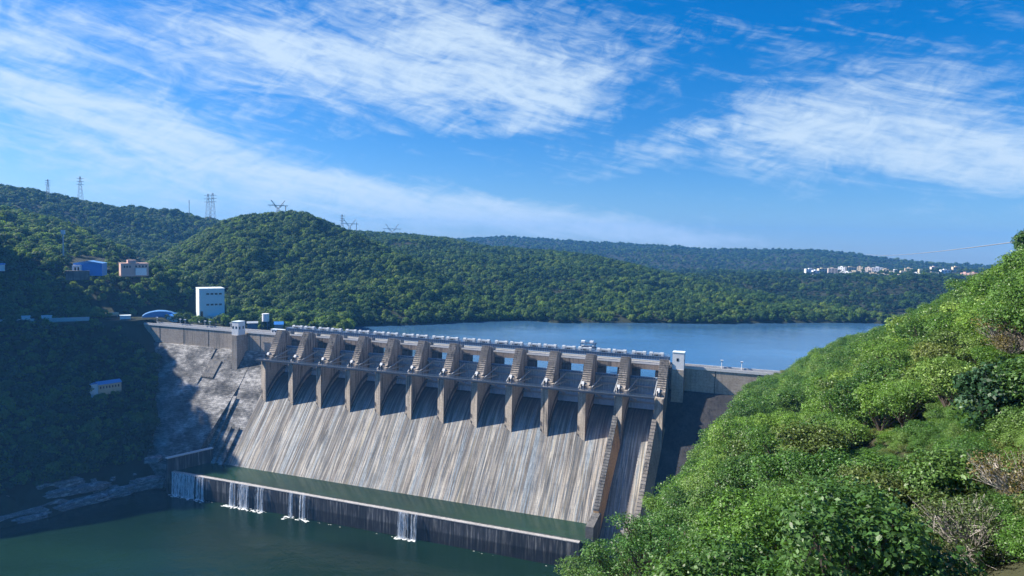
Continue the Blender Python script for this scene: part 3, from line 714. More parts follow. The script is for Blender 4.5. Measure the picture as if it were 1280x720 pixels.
for px, *rw in RB:
    pr = []
    for k, (py, D) in enumerate(rw): pr.append((D, zz(px + ip(SHIFT, px), py, D) - (3.2, 3.2, 3.6, 4.2)[k]))
    D, z = pr[-1]
    if px < 950: tail = [(D+12, z-12), (D+60, z-62), (D+170, max(z-170, -12))]
    elif px < 1010: tail = [(D+14, z-1), (D+60, z-2), (D+130, LAKE-12)]
    else: tail = [(D+15, z-4), (D+70, z-36), (D+190, LAKE-14)]
    cols.append((px + ip(SHIFT, px), pr + tail))
for px, k in ((2300, 0), (4200, 2)):                          # the same slope beyond the right edge of the view
    cols.append((px, [(10, H0-7-k), (19, H0-6.5-k), (42, H0-4-k), (115, H0+11-k), (135, H0+8), (200, H0-30), (320, LAKE-14)]))
P = loft(cols, 420, 130); fd = np.interp(np.linspace(0, 6, 130), [0, 1, 2, 3, 6], [.3, .4, 1, .7, 1])
P = rough(P, 1.1, 14, fd[None, :]); HILLS['right'] = P; sheet('hillside', P, M['ground'])['kind'] = 'structure'
RB_P = P

# ================================================================== vegetation
def unit(v): return v/np.maximum(np.linalg.norm(v, axis=-1, keepdims=True), 1e-9)
def crown_mesh(name, m, lobes, n, size, flat=.55, aspect=.55, inner=.35, seed=1, curl=.25, hug=.55, mess=.5, lump=.38):
    """leaf-shaped faces spread through lobes [(centre, radii)]"""
    g = np.random.default_rng(seed); vol = np.array([r[0]*r[1] + r[0]*r[2] for _, r in lobes], float); vol /= vol.sum()
    k = g.choice(len(lobes), n, p=vol); c = np.array([l[0] for l in lobes], float)[k]; r = np.array([l[1] for l in lobes], float)[k]
    d = unit(g.normal(size=(n, 3))); d[:, 2] = np.where((d[:, 2] < -.25) & (g.random(n) < .7), -d[:, 2], d[:, 2])
    rad = 1 - inner*g.random(n)**1.5
    rad *= 1 + lump*fbm(d*2.4 + seed*3.1 + k[:, None]*5.7, 3)
    p = c + d*r*rad[:, None]
    nn = unit(d*hug + np.array([0, 0, flat]) + g.normal(size=(n, 3))*mess)
    t = unit(np.cross(nn, g.normal(size=(n, 3)))); s = np.cross(nn, t)
    L = size*(.6 + .8*g.random(n))[:, None]
    a = p - t*L*.5; b_ = p + s*L*aspect*.5 + nn*L*curl*.3; e = p + t*L*.5 - nn*L*curl*.4; f = p - s*L*aspect*.5 + nn*L*curl*.3
    V = np.stack([a, b_, e, f], 1).reshape(-1, 3)
    me = bpy.data.meshes.new(name); me.vertices.add(4*n); me.vertices.foreach_set('co', V.ravel())
    me.loops.add(4*n); me.loops.foreach_set('vertex_index', np.arange(4*n, dtype=np.int32)); me.polygons.add(n)
    me.polygons.foreach_set('loop_start', np.arange(0, 4*n, 4, dtype=np.int32)); me.update(calc_edges=True); me.validate()
    me.materials.append(m); return me
def wood_mesh(name, m, lobes, r0=.16, seed=1, base=-1.2, twigs=0, twig_r=.012):
    q = random.Random(seed); b = MB(); fork = .35*min(l[0][2] for l in lobes)
    tr = [(0, 0, base), (q.uniform(-.1, .1), q.uniform(-.1, .1), fork*.4), (q.uniform(-.2, .2), q.uniform(-.2, .2), fork)]
    b.tube(tr, [r0*1.25, r0, r0*.85], 7)
    for c, r in lobes:
        mid = [fork_ + (x-fork_)*.5 + q.uniform(-.25, .25) for fork_, x in zip(tr[2], c)]
        b.tube([tr[2], mid, c, (c[0]*1.15, c[1]*1.15, c[2]+r[2]*.6)], [r0*.6, r0*.38, r0*.2, r0*.06], 5)
        for k in range(4 + twigs):
            a = [c[i] + q.uniform(-1, 1)*r[i]*(.75 if i < 2 else .7) for i in range(3)]
            b.tube([mid if k % 2 else c, [(mid[i]+a[i])/2 + q.uniform(-.15, .15) for i in range(3)], a], [r0*.22 if k < 4 else twig_r*1.6, r0*.12 if k < 4 else twig_r*1.2, twig_r*.6], 4)
    me = bpy.data.meshes.new(name); me.from_pydata(b.v, [], b.f); me.update(); me.materials.append(m); return me
def rlobes(seed, n, R_, H, flat=.6):
    q = random.Random(seed); out = [((0, 0, H), (R_*.6, R_*.6, R_*flat*.75))]
    for k in range(n):
        a = 2*math.pi*(k + q.uniform(-.3, .3))/n; rr = R_*q.uniform(.3, .85); s = R_*q.uniform(.25, .55)
        out.append(((rr*math.cos(a), rr*math.sin(a), H - R_*q.uniform(-.22, .55)), (s, s*q.uniform(.7, 1.2), s*flat*q.uniform(.8, 1.3))))
    return out
KIND = {}
def kind(key, mat, wood, seed, n, size, R_, H, lobes_n=6, flat=.6, **kw):
    lo = rlobes(seed, lobes_n, R_, H, flat); tw = kw.pop('twigs', 0); tr_ = kw.pop('twig_r', .012)
    KIND[key] = (crown_mesh(key+'_crown', M[mat], lo, n, size, seed=seed, **kw), wood_mesh(key+'_trunk', M[wood], lo, .07+.035*R_, seed, twigs=tw, twig_r=tr_))
kind('feather_a', 'leaf_bright', 'bark', 11, 15000, 0.129, 2.4, 3.2, 13, .62, aspect=.5, inner=.5)
kind('feather_b', 'leaf_bright', 'bark', 12, 12000, 0.140, 2.0, 2.7, 12, .7, aspect=.45, inner=.5)
kind('green_a', 'leaf_mid', 'bark', 13, 12000, 0.151, 2.3, 3.2, 13, .7, inner=.45)
kind('green_b', 'leaf_mid', 'bark', 14, 9500, 0.168, 1.9, 2.6, 11, .75, inner=.5)
kind('olive', 'leaf_olive', 'bark', 15, 9000, 0.146, 2.0, 2.7, 12, .65, inner=.5)
kind('broad', 'leaf_dark', 'bark', 16, 2300, .36, 2.1, 3.0, 7, .8, aspect=.62, inner=.35, flat=.35) if False else None
lo = rlobes(16, 9, 2.1, 3.0, .8); KIND['broad'] = (crown_mesh('broad_crown', M['leaf_dark'], lo, 6500, .23, .3, .62, .4, 16), wood_mesh('broad_trunk', M['bark'], lo, .14, 16))
lo = rlobes(17, 12, 2.2, 2.6, .75); KIND['dry'] = (crown_mesh('dry_crown', M['leaf_dry'], lo, 4600, .13, .4, .55, .8, 17), wood_mesh('dry_trunk', M['twig'], lo, .075, 17, twigs=30, twig_r=.011))
lo = rlobes(18, 16, 3.0, 5.0, .45); lo = [(c, tuple(x*.8 for x in r)) for c, r in lo]; KIND['open'] = (crown_mesh('open_crown', M['leaf_sage'], lo, 9500, .13, .55, .5, .6, 18), wood_mesh('open_trunk', M['bark'], lo, .15, 18, -2.5, twigs=5, twig_r=.014))
lo = rlobes(19, 15, 2.6, 4.4, .5); KIND['open_green'] = (crown_mesh('open_green_crown', M['leaf_mid'], lo, 9500, .14, .55, .5, .6, 19), wood_mesh('open_green_trunk', M['bark'], lo, .14, 19, -2.5, twigs=5, twig_r=.014))
def lod(key, mat, seed, n, size, R_, H, ln, flat):
    lo = rlobes(seed, ln, R_, H, flat); KIND[key] = (crown_mesh(key+'_crown', M[mat], lo, n, size, .2, .8, .3, seed, .1, 1.3, .3), wood_mesh(key+'_trunk', M['bark'], lo, .22, seed))
lod('far_a', 'leaf_far', 21, 1000, .62, 3.1, 4.4, 9, .85); lod('far_b', 'leaf_far', 22, 850, .62, 2.6, 4.0, 7, 1.15)
lod('far_c', 'leaf_far', 23, 700, .6, 2.5, 2.8, 7, .7); lod('far_d', 'leaf_far_pale', 24, 700, .58, 2.6, 3.6, 8, .85)

lod('far_e', 'leaf_deep', 25, 460, .85, 2.8, 3.6, 5, .9)
FIRST = {}
def tree(key, p, sc, rz, label, group=None, name='tree', cat='tree', sz=1.0):
    t = bpy.data.objects.new(name, None); C.objects.link(t); t.location = tuple(p); t.rotation_euler = (0, 0, rz); t.scale = (sc, sc, sc*sz); tag(t, label, cat, group)
    cm, wmh = KIND[key]
    for nm, me in (('trunk', wmh), ('crown', cm)):
        o = bpy.data.objects.new(nm, me); C.objects.link(o); o.parent = t
        if nm == 'crown': FIRST.setdefault(key, o)
    return t
def sheet_pick(P, i0, i1, j0, j1, n, g):
    """n points spread evenly by area over rows j0..j1 and columns i0..i1 of a loft"""
    Q = P[i0:i1, j0:j1]; a = np.linalg.norm(np.cross(Q[1:, :-1]-Q[:-1, :-1], Q[:-1, 1:]-Q[:-1, :-1]), axis=-1)
    w_ = a.ravel()/a.sum(); k = g.choice(len(w_), n, p=w_); i, j = np.unravel_index(k, a.shape); u, v = g.random(n)[:, None], g.random(n)[:, None]
    return Q[i, j]*(1-u)*(1-v) + Q[i+1, j]*u*(1-v) + Q[i, j+1]*(1-u)*v + Q[i+1, j+1]*u*v
def pix(p):
    p = np.atleast_2d(p) - np.array([0, 0, H0]); d = p[:, 1]*cp - p[:, 2]*sp; v = p[:, 2]*cp + p[:, 1]*sp
    xi, yi = F*p[:, 0]/d, -F*v/d
    return np.c_[640 + xi*cr - yi*sr, 360 + xi*sr + yi*cr]
def in_dam(p):
    q = p - DO; u, s = q@DA, q@DN
    face = np.where(s < 14, DO[2] - 18 - (s+3)*1.282, DO[2] - 40 - (s-14)*.95)          # height of the flank under the point
    under = p[:, 2] < face + 1.5
    return ((u > -132) & (u < 268) & (s > -19) & (s < 62) & (under | (s < -2) | (u > -50))) | ((u >= 262) & (u < 400) & (s > -18) & (s < 8)) | ((u > -190) & (u <= -132) & (s > -17) & (s < -1))

def grow(name, pts, scales, keys, kind_label, vert=1.0):
    """a wood that reads as one mass: crowns of the trees above, instanced on points"""
    me = bpy.data.meshes.new(name); me.from_pydata(np.asarray(pts).tolist(), [], []); n = len(pts)
    at_ = me.attributes.new('sc', 'FLOAT', 'POINT'); at_.data.foreach_set('value', np.asarray(scales, np.float32))
    ar = me.attributes.new('rz', 'FLOAT', 'POINT'); ar.data.foreach_set('value', (rng.random(n)*6.283).astype(np.float32))
    ak = me.attributes.new('k', 'INT', 'POINT'); ak.data.foreach_set('value', rng.integers(0, len(keys), n).astype(np.int32))
    o = bpy.data.objects.new(name, me); C.objects.link(o); tag(o, kind_label, 'forest', kind='stuff')
    ng = bpy.data.node_groups.new(name, 'GeometryNodeTree'); ng.interface.new_socket('Geometry', in_out='INPUT', socket_type='NodeSocketGeometry'); ng.interface.new_socket('Geometry', in_out='OUTPUT', socket_type='NodeSocketGeometry')
    N = ng.nodes.new; L = ng.links.new; gi, go = N('NodeGroupInput'), N('NodeGroupOutput')
    jn = N('GeometryNodeJoinGeometry')
    for key in keys[::-1]:
        oi = N('GeometryNodeObjectInfo'); oi.transform_space = 'ORIGINAL'; oi.inputs['Object'].default_value = FIRST[key]; oi.inputs['As Instance'].default_value = True; L(oi.outputs['Geometry'], jn.inputs[0])
    ip_ = N('GeometryNodeInstanceOnPoints'); ip_.inputs['Pick Instance'].default_value = True
    def na(nm, ty):
        x = N('GeometryNodeInputNamedAttribute'); x.data_type = ty; x.inputs['Name'].default_value = nm; return x.outputs['Attribute']
    cz = N('ShaderNodeCombineXYZ'); L(na('rz', 'FLOAT'), cz.inputs[2])
    sc_ = N('ShaderNodeCombineXYZ'); s_ = na('sc', 'FLOAT'); mv = N('ShaderNodeMath'); mv.operation = 'MULTIPLY'; mv.inputs[1].default_value = vert; L(s_, mv.inputs[0])
    L(s_, sc_.inputs[0]); L(s_, sc_.inputs[1]); L(mv.outputs[0], sc_.inputs[2])
    m2 = N('GeometryNodeMeshToPoints'); L(gi.outputs[0], m2.inputs[0]); L(m2.outputs[0], ip_.inputs['Points']); L(jn.outputs[0], ip_.inputs['Instance'])
    L(na('k', 'INT'), ip_.inputs['Instance Index']); L(cz.outputs[0], ip_.inputs['Rotation']); L(sc_.outputs[0], ip_.inputs['Scale']); L(ip_.outputs[0], go.inputs[0])
    md = o.modifiers.new('grow', 'NODES'); md.node_group = ng
    return o

# ---- individual trees of the near right hillside
g = np.random.default_rng(5)
def darts(P, j0, j1, n, rmin, limit, ok):
    c = sheet_pick(P, 0, P.shape[0], j0, j1, n, g); q = pix(c); D = np.hypot(c[:, 0], c[:, 1]); keep = []
    for i in range(n):
        if not ok(q[i], D[i]): continue
        r = rmin(D[i])
        if all((c[i, 0]-c[k, 0])**2 + (c[i, 1]-c[k, 1])**2 > r*r for k in keep): keep.append(i)
        if len(keep) >= limit: break
    return c[keep], q[keep], D[keep]
pts, qs, Ds = darts(RB_P, 6, 70, 16000, lambda d: 1.95 + .012*d, 240, lambda q, d: -40 < q[0] < 1400 and q[1] < 880 and 23 < d < 118)
LB = {'feather_a': 'bright green feathery tree among many like it on the near right hillside', 'feather_b': 'small bright green feathery bush among many like it on the near right hillside',
      'green_a': 'mid green leafy tree among many like it on the near right hillside', 'green_b': 'small mid green leafy bush among many like it on the near right hillside',
      'olive': 'olive yellow bush among the greener ones on the near right hillside',
      'open': 'pale green open crowned tree with visible limbs on the near right hillside', 'open_green': 'green open crowned tree with visible limbs on the near right hillside'}
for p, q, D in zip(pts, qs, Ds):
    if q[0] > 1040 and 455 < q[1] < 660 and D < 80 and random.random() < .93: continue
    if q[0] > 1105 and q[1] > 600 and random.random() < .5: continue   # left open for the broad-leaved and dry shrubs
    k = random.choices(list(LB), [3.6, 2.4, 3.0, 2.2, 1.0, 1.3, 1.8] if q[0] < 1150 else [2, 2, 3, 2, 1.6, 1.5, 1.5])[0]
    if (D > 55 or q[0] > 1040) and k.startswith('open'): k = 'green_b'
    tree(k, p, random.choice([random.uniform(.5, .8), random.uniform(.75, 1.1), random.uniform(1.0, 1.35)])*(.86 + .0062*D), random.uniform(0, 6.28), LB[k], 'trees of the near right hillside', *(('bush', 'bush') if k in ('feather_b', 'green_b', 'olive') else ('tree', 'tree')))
def right_at(px, py):                                        # a place on the right bank seen near (px, py)
    q = pix(RB_P.reshape(-1, 3)).reshape(RB_P.shape[0], RB_P.shape[1], 2)[:, :66]
    e = (q[..., 0]-px)**2 + (q[..., 1]-py)**2; i = np.unravel_index(np.argmin(e), e.shape); return RB_P[:, :66][i]
def under(px, py, lift):                                     # ground whose plant, lift metres up, is seen at (px, py)
    y = py
    for _ in range(6):
        p = right_at(px, y); y = py + lift*F/max(8., math.hypot(p[0], p[1]))
    return right_at(px, y)
SP = [('broad', 1150, 485, 1.1, 'shrub', 'dark broad leaved shrub, smaller left one of the pair on the right hillside', 'shrub'),
      ('broad', 1245, 505, 1.3, 'shrub', 'dark broad leaved shrub, larger right one of the pair at the right edge', 'shrub'),
      ('broad', 1100, 508, .8, 'shrub', 'low dark broad leaved shrub trailing left of the broad leaved pair', 'shrub'),
      ('dry', 1215, 655, .85, 'shrub', 'grey half bare shrub with few brown leaves in the lower right corner', 'shrub'),
      ('dry', 1275, 600, .8, 'shrub', 'half bare shrub with reddish leaves cut by the right edge', 'shrub'),
      ('dry', 1160, 615, .85, 'shrub', 'grey twiggy shrub just under the broad leaved shrubs', 'shrub'),
      ('dry', 1150, 712, .6, 'shrub', 'grey twiggy shrub at the bottom edge in the lower right', 'shrub'),
      ('dry', 1262, 425, 1.3, 'shrub', 'brown half bare shrub above the broad leaved shrubs at the right edge', 'shrub'),
      ('dry', 1010, 482, 1.1, 'shrub', 'pinkish bare shrub between green trees on the slope below the dam end', 'shrub'),
      ('dry', 1095, 455, 1.1, 'shrub', 'small pinkish bare shrub high on the slope above the broad leaved shrubs', 'shrub')]
for k, x, y, s, nm, lab, cat in SP: tree(k, under(x, y, 2.4*s), s, random.uniform(0, 6), lab, None, nm, cat)
far_r = at(1284, 316, 165); far_r[2] -= 3
tree('green_b', far_r, 1.6, 1., 'dark tree rising above the ridge at the right edge of the sky', None, 'tree', 'tree', 1.3)
tree('green_a', right_at(1030, 462) - np.array([0, 0, .5]), 1.7, 2., 'dark round tree at the lake end of the right hillside', None, 'tree', 'tree')
tree('green_a', right_at(845, 612), 1.5, 2., 'bluish green tree against the dark foot of the training wall', None, 'tree', 'tree')

# ---- individual trees of the left bank, around the sheds and the white building
c, q, D = darts(HILLS['left'], 36, 62, 3000, lambda d: 6.5, 46, lambda q, d: 5 < q[0] < 330 and 290 < q[1] < 396)
LL = {'far_a': 'round dark green tree among others on the left hill around the blue shed', 'far_b': 'tall dark green tree among others on the left hill around the blue shed',
      'far_c': 'low dark green tree among others on the left hill around the blue shed', 'far_d': 'pale green tree among darker ones on the left hill around the blue shed'}
SHEDS = [(84, 132, 322, 338), (146, 190, 322, 338), (238, 292, 350, 402), (170, 300, 386, 396)]
for k in list(LL)*1: pass
for n_, (p, x) in enumerate(zip(c, q)):
    if any(a-6 < x[0] < b_+6 and y0-5 < x[1] < y1+16 for a, b_, y0, y1 in SHEDS): continue
    k = ['far_d', 'far_a', 'far_d', 'far_b', 'far_d', 'far_c'][n_ % 6]; tree(k, p - np.array([0, 0, .3]), random.uniform(.9, 1.7), random.uniform(0, 6.28), LL[k], 'trees of the left hill', 'tree', 'tree')

for x, y, D, lab in ((1000, 341, 1760, 'dark tree at the left end of the far town'), (1214, 343, 1790, 'dark tree at the right end of the far town')): tree('far_e', at(x, y, D) - np.array([0, 0, 2.]), 1.5, 1., lab, None, 'tree', 'tree')
# ---- woods that read as one mass
def wood(name, hill, j0, j1, n, s0, s1, keys, label, vert=1.0, sink=.3, keep=None):
    p = sheet_pick(HILLS[hill], 0, HILLS[hill].shape[0], j0, j1, n, g); q = pix(p); ok = ~in_dam(p) & (p[:, 1] > 5) & (q[:, 0] > -260) & (q[:, 0] < (2400 if hill == 'right' else 1500))
    if keep is not None: ok &= keep(p, q)
    p = p[ok]; q = q[ok]
    for a, b_, y0, y1 in SHEDS:
        if hill in ('left',):
            m = ~((q[:, 0] > a) & (q[:, 0] < b_) & (q[:, 1] > y0) & (q[:, 1] < y1+2)); p, q = p[m], q[m]
    nq = fbm(np.stack([p[:, 0]/38, p[:, 1]/38, np.full(len(p), 5.5)], -1), 3)
    m = g.random(len(p)) < np.clip(.86 + .7*nq, .35, 1); p, q, nq = p[m], q[m], nq[m]
    s = (s0 + (s1-s0)*g.random(len(p))**2.2)*np.clip(1.12 + .35*nq, .7, 1.6); p = p.copy(); p[:, 2] -= sink*s
    return grow(name, p, s, keys, label, vert)
FA = ['far_a', 'far_b', 'far_c', 'far_a', 'far_b', 'far_d']
above = lambda z: (lambda p, q: p[:, 2] > z)
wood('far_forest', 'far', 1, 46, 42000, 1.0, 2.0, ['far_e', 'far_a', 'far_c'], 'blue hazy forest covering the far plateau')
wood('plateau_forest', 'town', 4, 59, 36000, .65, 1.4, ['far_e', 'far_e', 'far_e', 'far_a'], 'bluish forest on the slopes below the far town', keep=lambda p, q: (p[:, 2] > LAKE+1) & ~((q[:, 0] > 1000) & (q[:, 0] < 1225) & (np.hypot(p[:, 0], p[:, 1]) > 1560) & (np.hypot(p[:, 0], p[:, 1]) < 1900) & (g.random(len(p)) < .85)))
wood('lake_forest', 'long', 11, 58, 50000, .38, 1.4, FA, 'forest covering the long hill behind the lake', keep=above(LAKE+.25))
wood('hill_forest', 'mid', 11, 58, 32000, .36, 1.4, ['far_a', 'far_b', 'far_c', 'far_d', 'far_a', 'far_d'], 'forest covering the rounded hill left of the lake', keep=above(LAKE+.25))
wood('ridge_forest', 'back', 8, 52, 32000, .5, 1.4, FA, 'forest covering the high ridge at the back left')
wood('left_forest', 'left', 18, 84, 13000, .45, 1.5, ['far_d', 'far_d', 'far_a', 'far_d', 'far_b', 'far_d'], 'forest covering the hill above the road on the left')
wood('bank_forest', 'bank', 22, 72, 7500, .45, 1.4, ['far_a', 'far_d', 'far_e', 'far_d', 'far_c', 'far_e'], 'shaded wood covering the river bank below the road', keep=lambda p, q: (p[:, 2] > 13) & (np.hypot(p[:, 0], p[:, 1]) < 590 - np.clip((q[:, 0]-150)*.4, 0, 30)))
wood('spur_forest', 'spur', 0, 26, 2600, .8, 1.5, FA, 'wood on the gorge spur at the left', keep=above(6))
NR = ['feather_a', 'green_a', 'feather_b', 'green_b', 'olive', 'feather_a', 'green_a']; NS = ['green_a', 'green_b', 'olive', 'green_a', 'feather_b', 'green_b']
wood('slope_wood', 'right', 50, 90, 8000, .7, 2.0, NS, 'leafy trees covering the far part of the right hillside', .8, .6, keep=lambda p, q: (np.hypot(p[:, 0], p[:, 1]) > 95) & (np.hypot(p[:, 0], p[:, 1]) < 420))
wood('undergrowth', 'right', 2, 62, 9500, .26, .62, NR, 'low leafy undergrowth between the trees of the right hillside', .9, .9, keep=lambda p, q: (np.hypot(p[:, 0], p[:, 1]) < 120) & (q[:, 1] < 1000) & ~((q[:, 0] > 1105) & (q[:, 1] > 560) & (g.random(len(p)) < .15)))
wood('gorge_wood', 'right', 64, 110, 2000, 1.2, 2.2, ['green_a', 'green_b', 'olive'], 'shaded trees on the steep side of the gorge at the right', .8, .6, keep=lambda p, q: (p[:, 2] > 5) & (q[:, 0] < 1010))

# ================================================================== buildings and small things
def sized(px0, px1, py0, py1, D):
    a, b_ = at(px0, py1, D), at(px1, py1, D); t = at((px0+px1)/2, py0, D)
    return (a+b_)/2, float(np.linalg.norm(a-b_)), float(t[2]-(a[2]+b_[2])/2)
def facing(p): return -math.atan2(p[0], p[1])
def block(name, label, cat, px0, px1, py0, py1, D, mw, mr, depth, yaw=0., roof='flat', wins=None, group=None, foot=3.0, roof_h=1.0):
    p, wd, h = sized(px0, px1, py0, py1, D); t = thing(name, label, cat, p, facing(p)+yaw, group); hw = wd/2; hb_ = h - (0 if roof == 'flat' else roof_h)
    b = MB(); b.box(-hw, hw, 0, depth, -foot, hb_); b.build('wall', mw, t)
    b = MB()
    if roof == 'flat': b.box(-hw-.25, hw+.25, -.25, depth+.25, hb_+.01, hb_+.35)
    elif roof == 'gable': b.prism([(.5, hb_+.01), (-depth/2, h), (-depth-.5, hb_+.01)], -hw-.4, hw+.4)
    elif roof == 'gable_x': b.add([(-hw-.4, y, hb_+.01) for y in (-.5, depth+.5)] + [(hw+.4, y, hb_+.01) for y in (-.5, depth+.5)] + [(0, y, h) for y in (-.5, depth+.5)], [(0,4,5,1),(2,3,5,4),(0,2,4),(1,5,3),(0,1,3,2)])
    b.build('roof', mr, t)
    for (x0, x1, z0, z1) in wins or []:
        MB().box(-hw+wd*x0, -hw+wd*x1, -.06, .05, hb_*z0, hb_*z1).build('window', M['glass'], t)
    return t, wd, h
# tall white building behind the dam's left end
t, wd, h = block('white_building', 'tall pale blue white windowed block behind the left end of the dam', 'building', 249, 281, 361, 398, 612, M['cyan_white'], M['cyan_white'], 17, R(9),
      wins=[(.28+.165*k, .28+.165*k+.115, z, z+.055) for k in range(4) for z in (.80, .44)] + [(.05, .14, .05, .25)])
MB().box(-wd*.15, wd*.62, -3.5, -.1, -3, 2.2).build('annex', M['white'], t)
MB().box(-wd*.17, wd*.64, -3.7, -.05, 2.21, 2.7).build('annex_roof', M['cyan_white'], t)
b = MB()
for k in range(7): b.box(-wd*.1+k*2.3, -wd*.1+k*2.3+1.1, -3.56, -3.45, -.5, 1.3)
b.build('window', M['glass'], t)
# blue shed and pink house on the terrace
t, wd, h = block('blue_shed', 'bright blue sheet metal shed with white porch on the left hillside terrace', 'shed', 91, 128, 326, 338.5, 655, M['blue_paint'], M['blue_roof'], 16, R(-14), 'gable_x', roof_h=2.0, foot=4)
MB().box(-wd*.5, -wd*.2, -3.2, -.05, -3.5, 4.6).build('porch', M['white'], t)
b = MB()
for x in (-.42, -.31): b.box(wd*x, wd*x+1.1, -3.3, -3.15, -.5, 3)
b.build('opening', M['dark'], t)
t, wd, h = block('pink_house', 'long pink two storey house with flat roof right of the blue shed', 'house', 151, 186, 329.5, 341, 655, M['pink'], M['pink'], 11, R(8), 'flat',
      wins=[(.52+.12*k, .52+.12*k+.06, z, z+.2) for k in range(4) for z in (.15, .6)] + [(.1+.1*k, .15+.1*k, .55, .78) for k in range(3)])
MB().box(-wd*.24, wd*.06, 2, 8, h+.36, h+2.9).build('stair_room', M['pink'], t); MB().box(wd*.02, wd*.42, -.9, -.07, -2, h*.5).build('porch', M['white'], t)
block('terrace_wall', 'grey stained retaining wall below the blue shed', 'wall', 82, 112, 338.8, 347, 650, M['stain'], M['wall'], 1.6, 0, foot=2)
block('stone_hut', 'pale low hut at the left edge on the upper terrace', 'hut', -8, 6, 329, 334, 660, M['cyan_white'], M['blue_roof'], 6, 0, 'gable', roof_h=1.2)
t = thing('floodlight_mast', 'slim pale floodlight mast standing above the trees on the left hill', 'mast', at(79, 306, 690), 0); z0 = -4
MB().bar((0, 0, -9), (0, 0, 12), .8).build('pole', M['pale_steel'], t); MB().box(-1.6, 1.6, -.5, .5, 9, 12.4).build('lamp_head', M['white'], t)
# along the crest road on the left
def roadside(*a, **k): return block(*a, **k)
roadside('guard_hut', 'small white flat roofed hut, leftmost on the crest road', 'hut', 27, 38, 396, 404.5, 610, M['white'], M['cyan_white'], 5, wins=[(.42, .66, .4, .75)])
roadside('guard_hut', 'wider white flat roofed hut beside the road, right of the leftmost hut', 'hut', 52, 65, 395.5, 403, 611, M['white'], M['white'], 5, wins=[(.4, .85, .12, .42)])
roadside('control_hut', 'white louvred hut above the rusty wall where the road meets the dam', 'hut', 150, 163.5, 395, 405, 606, M['white'], M['cyan_white'], 6, wins=[(.08, .92, .52, .60), (.08, .92, .3, .36)])
t = thing('carport', 'open shelter with long cream roof behind the crest road', 'shelter', at(132, 400, 625), facing(at(132, 400, 625)))
MB().prism([(0, 3.4), (0, 5.0), (-1.5, 5.6), (-6, 4.4), (-6, 3.9), (-1.5, 4.6)], -8, 9).build('roof', M['cream'], t)
for x in (-7, 0, 8): MB().box(x, x+.35, .4, .8, -4, 3.5).build('post', M['pale_steel'], t)
block('rusty_wall', 'rust stained retaining wall below the louvred hut', 'wall', 148, 171, 406, 420, 603, M['rust'], M['parapet'], 1.5, R(-10), foot=6)
def car(label, x, y, D, m, yaw=0, cat='car', L=4.4):
    p = at(x, y, D); t = thing('parked_'+cat, label, cat, p, facing(p)+yaw); k = L/4.4
    MB().prism([(-.85, .35), (-.85, .9), (-.8, 1.0), (.8, 1.0), (.85, .9), (.85, .35)], -L/2, L/2).build('body', m, t)
    MB().add([(-L*.34, -.75, 1.0), (L*.3, -.75, 1.0), (L*.3, .75, 1.0), (-L*.34, .75, 1.0), (-L*.24, -.62, 1.55*k), (L*.2, -.62, 1.55*k), (L*.2, .62, 1.55*k), (-L*.24, .62, 1.55*k)], [(4,5,6,7),(0,1,5,4),(1,2,6,5),(2,3,7,6),(3,0,4,7)]).build('cabin', M['glass'], t)
    for sx_ in (-L*.3, L*.3):
        for sy in (-.86, .86): MB().tube([(sx_, sy-.1, .34), (sx_, sy+.1, .34)], [.34, .34], 10).build('wheel', M['dark'], t)
car('white car parked between the two white huts on the crest road', 46, 402.3, 609, M['white'])
car('grey car parked at the end of the road fence on the left', 113, 405, 607, M['car'], .2)
car('pale car on the road left of the louvred hut', 141, 404.2, 609, M['car'], .1)
t = thing('blue_tent', 'domed blue tarpaulin shelter behind the left end of the dam wall', 'shelter', at(200, 399, 615), facing(at(200, 399, 615)))
b = MB(); a = [(math.cos(math.pi*q/10)*13, math.sin(math.pi*q/10)*5.2) for q in range(11)]
vs = [(x, y, z+1.2) for y in (0, 11) for x, z in a]; b.add(vs, [(q, q+1, 12+q, 11+q) for q in range(10)] + [tuple(range(11)), tuple(range(11, 22))]); b.build('cover', M['blue_roof'], t)
MB().box(-12.8, 12.8, .2, 10.8, -3, 1.19).build('wall', M['white'], t)
block('blue_canopy', 'low bright blue canopy right of the domed shelter', 'shelter', 209, 222, 391.5, 398, 612, M['white'], M['blue_paint'], 7, 0, 'gable', roof_h=2.2)
# road fence: a pale wall along the crest road
p0, p1 = at(0, 402.8, 611), at(112, 404.2, 607.5); d = p1-p0; t = thing('road_fence', 'long low pale wall along the crest road on the left', 'fence', p0, math.atan2(d[1], d[0]))
L_ = float(np.hypot(d[0], d[1])); MB().box(-40, L_, 0, .3, -3, 1.6).build('panel', M['parapet'], t); MB().box(-40, L_, -.1, .4, 1.61, 1.8).build('rail', M['white'], t)
# shed on the bank
t, wd, h = block('bank_shed', 'long low white shed with blue roof among the shaded trees of the bank', 'shed', 122, 153, 476, 487, 540, M['cream'], M['blue_roof'], 7, R(22), 'gable', roof_h=1.8, wins=[(.06+.13*k, .13+.13*k, .3, .7) for k in range(7)])
MB().box(-wd*.5-5, -wd*.5-.02, .5, 6.5, -4, h-1.0).build('end_room', M['cyan_white'], t); MB().box(-wd*.5-5.4, -wd*.5-.45, .2, 6.9, h-.99, h-.6).build('flat_roof', M['blue_roof'], t)
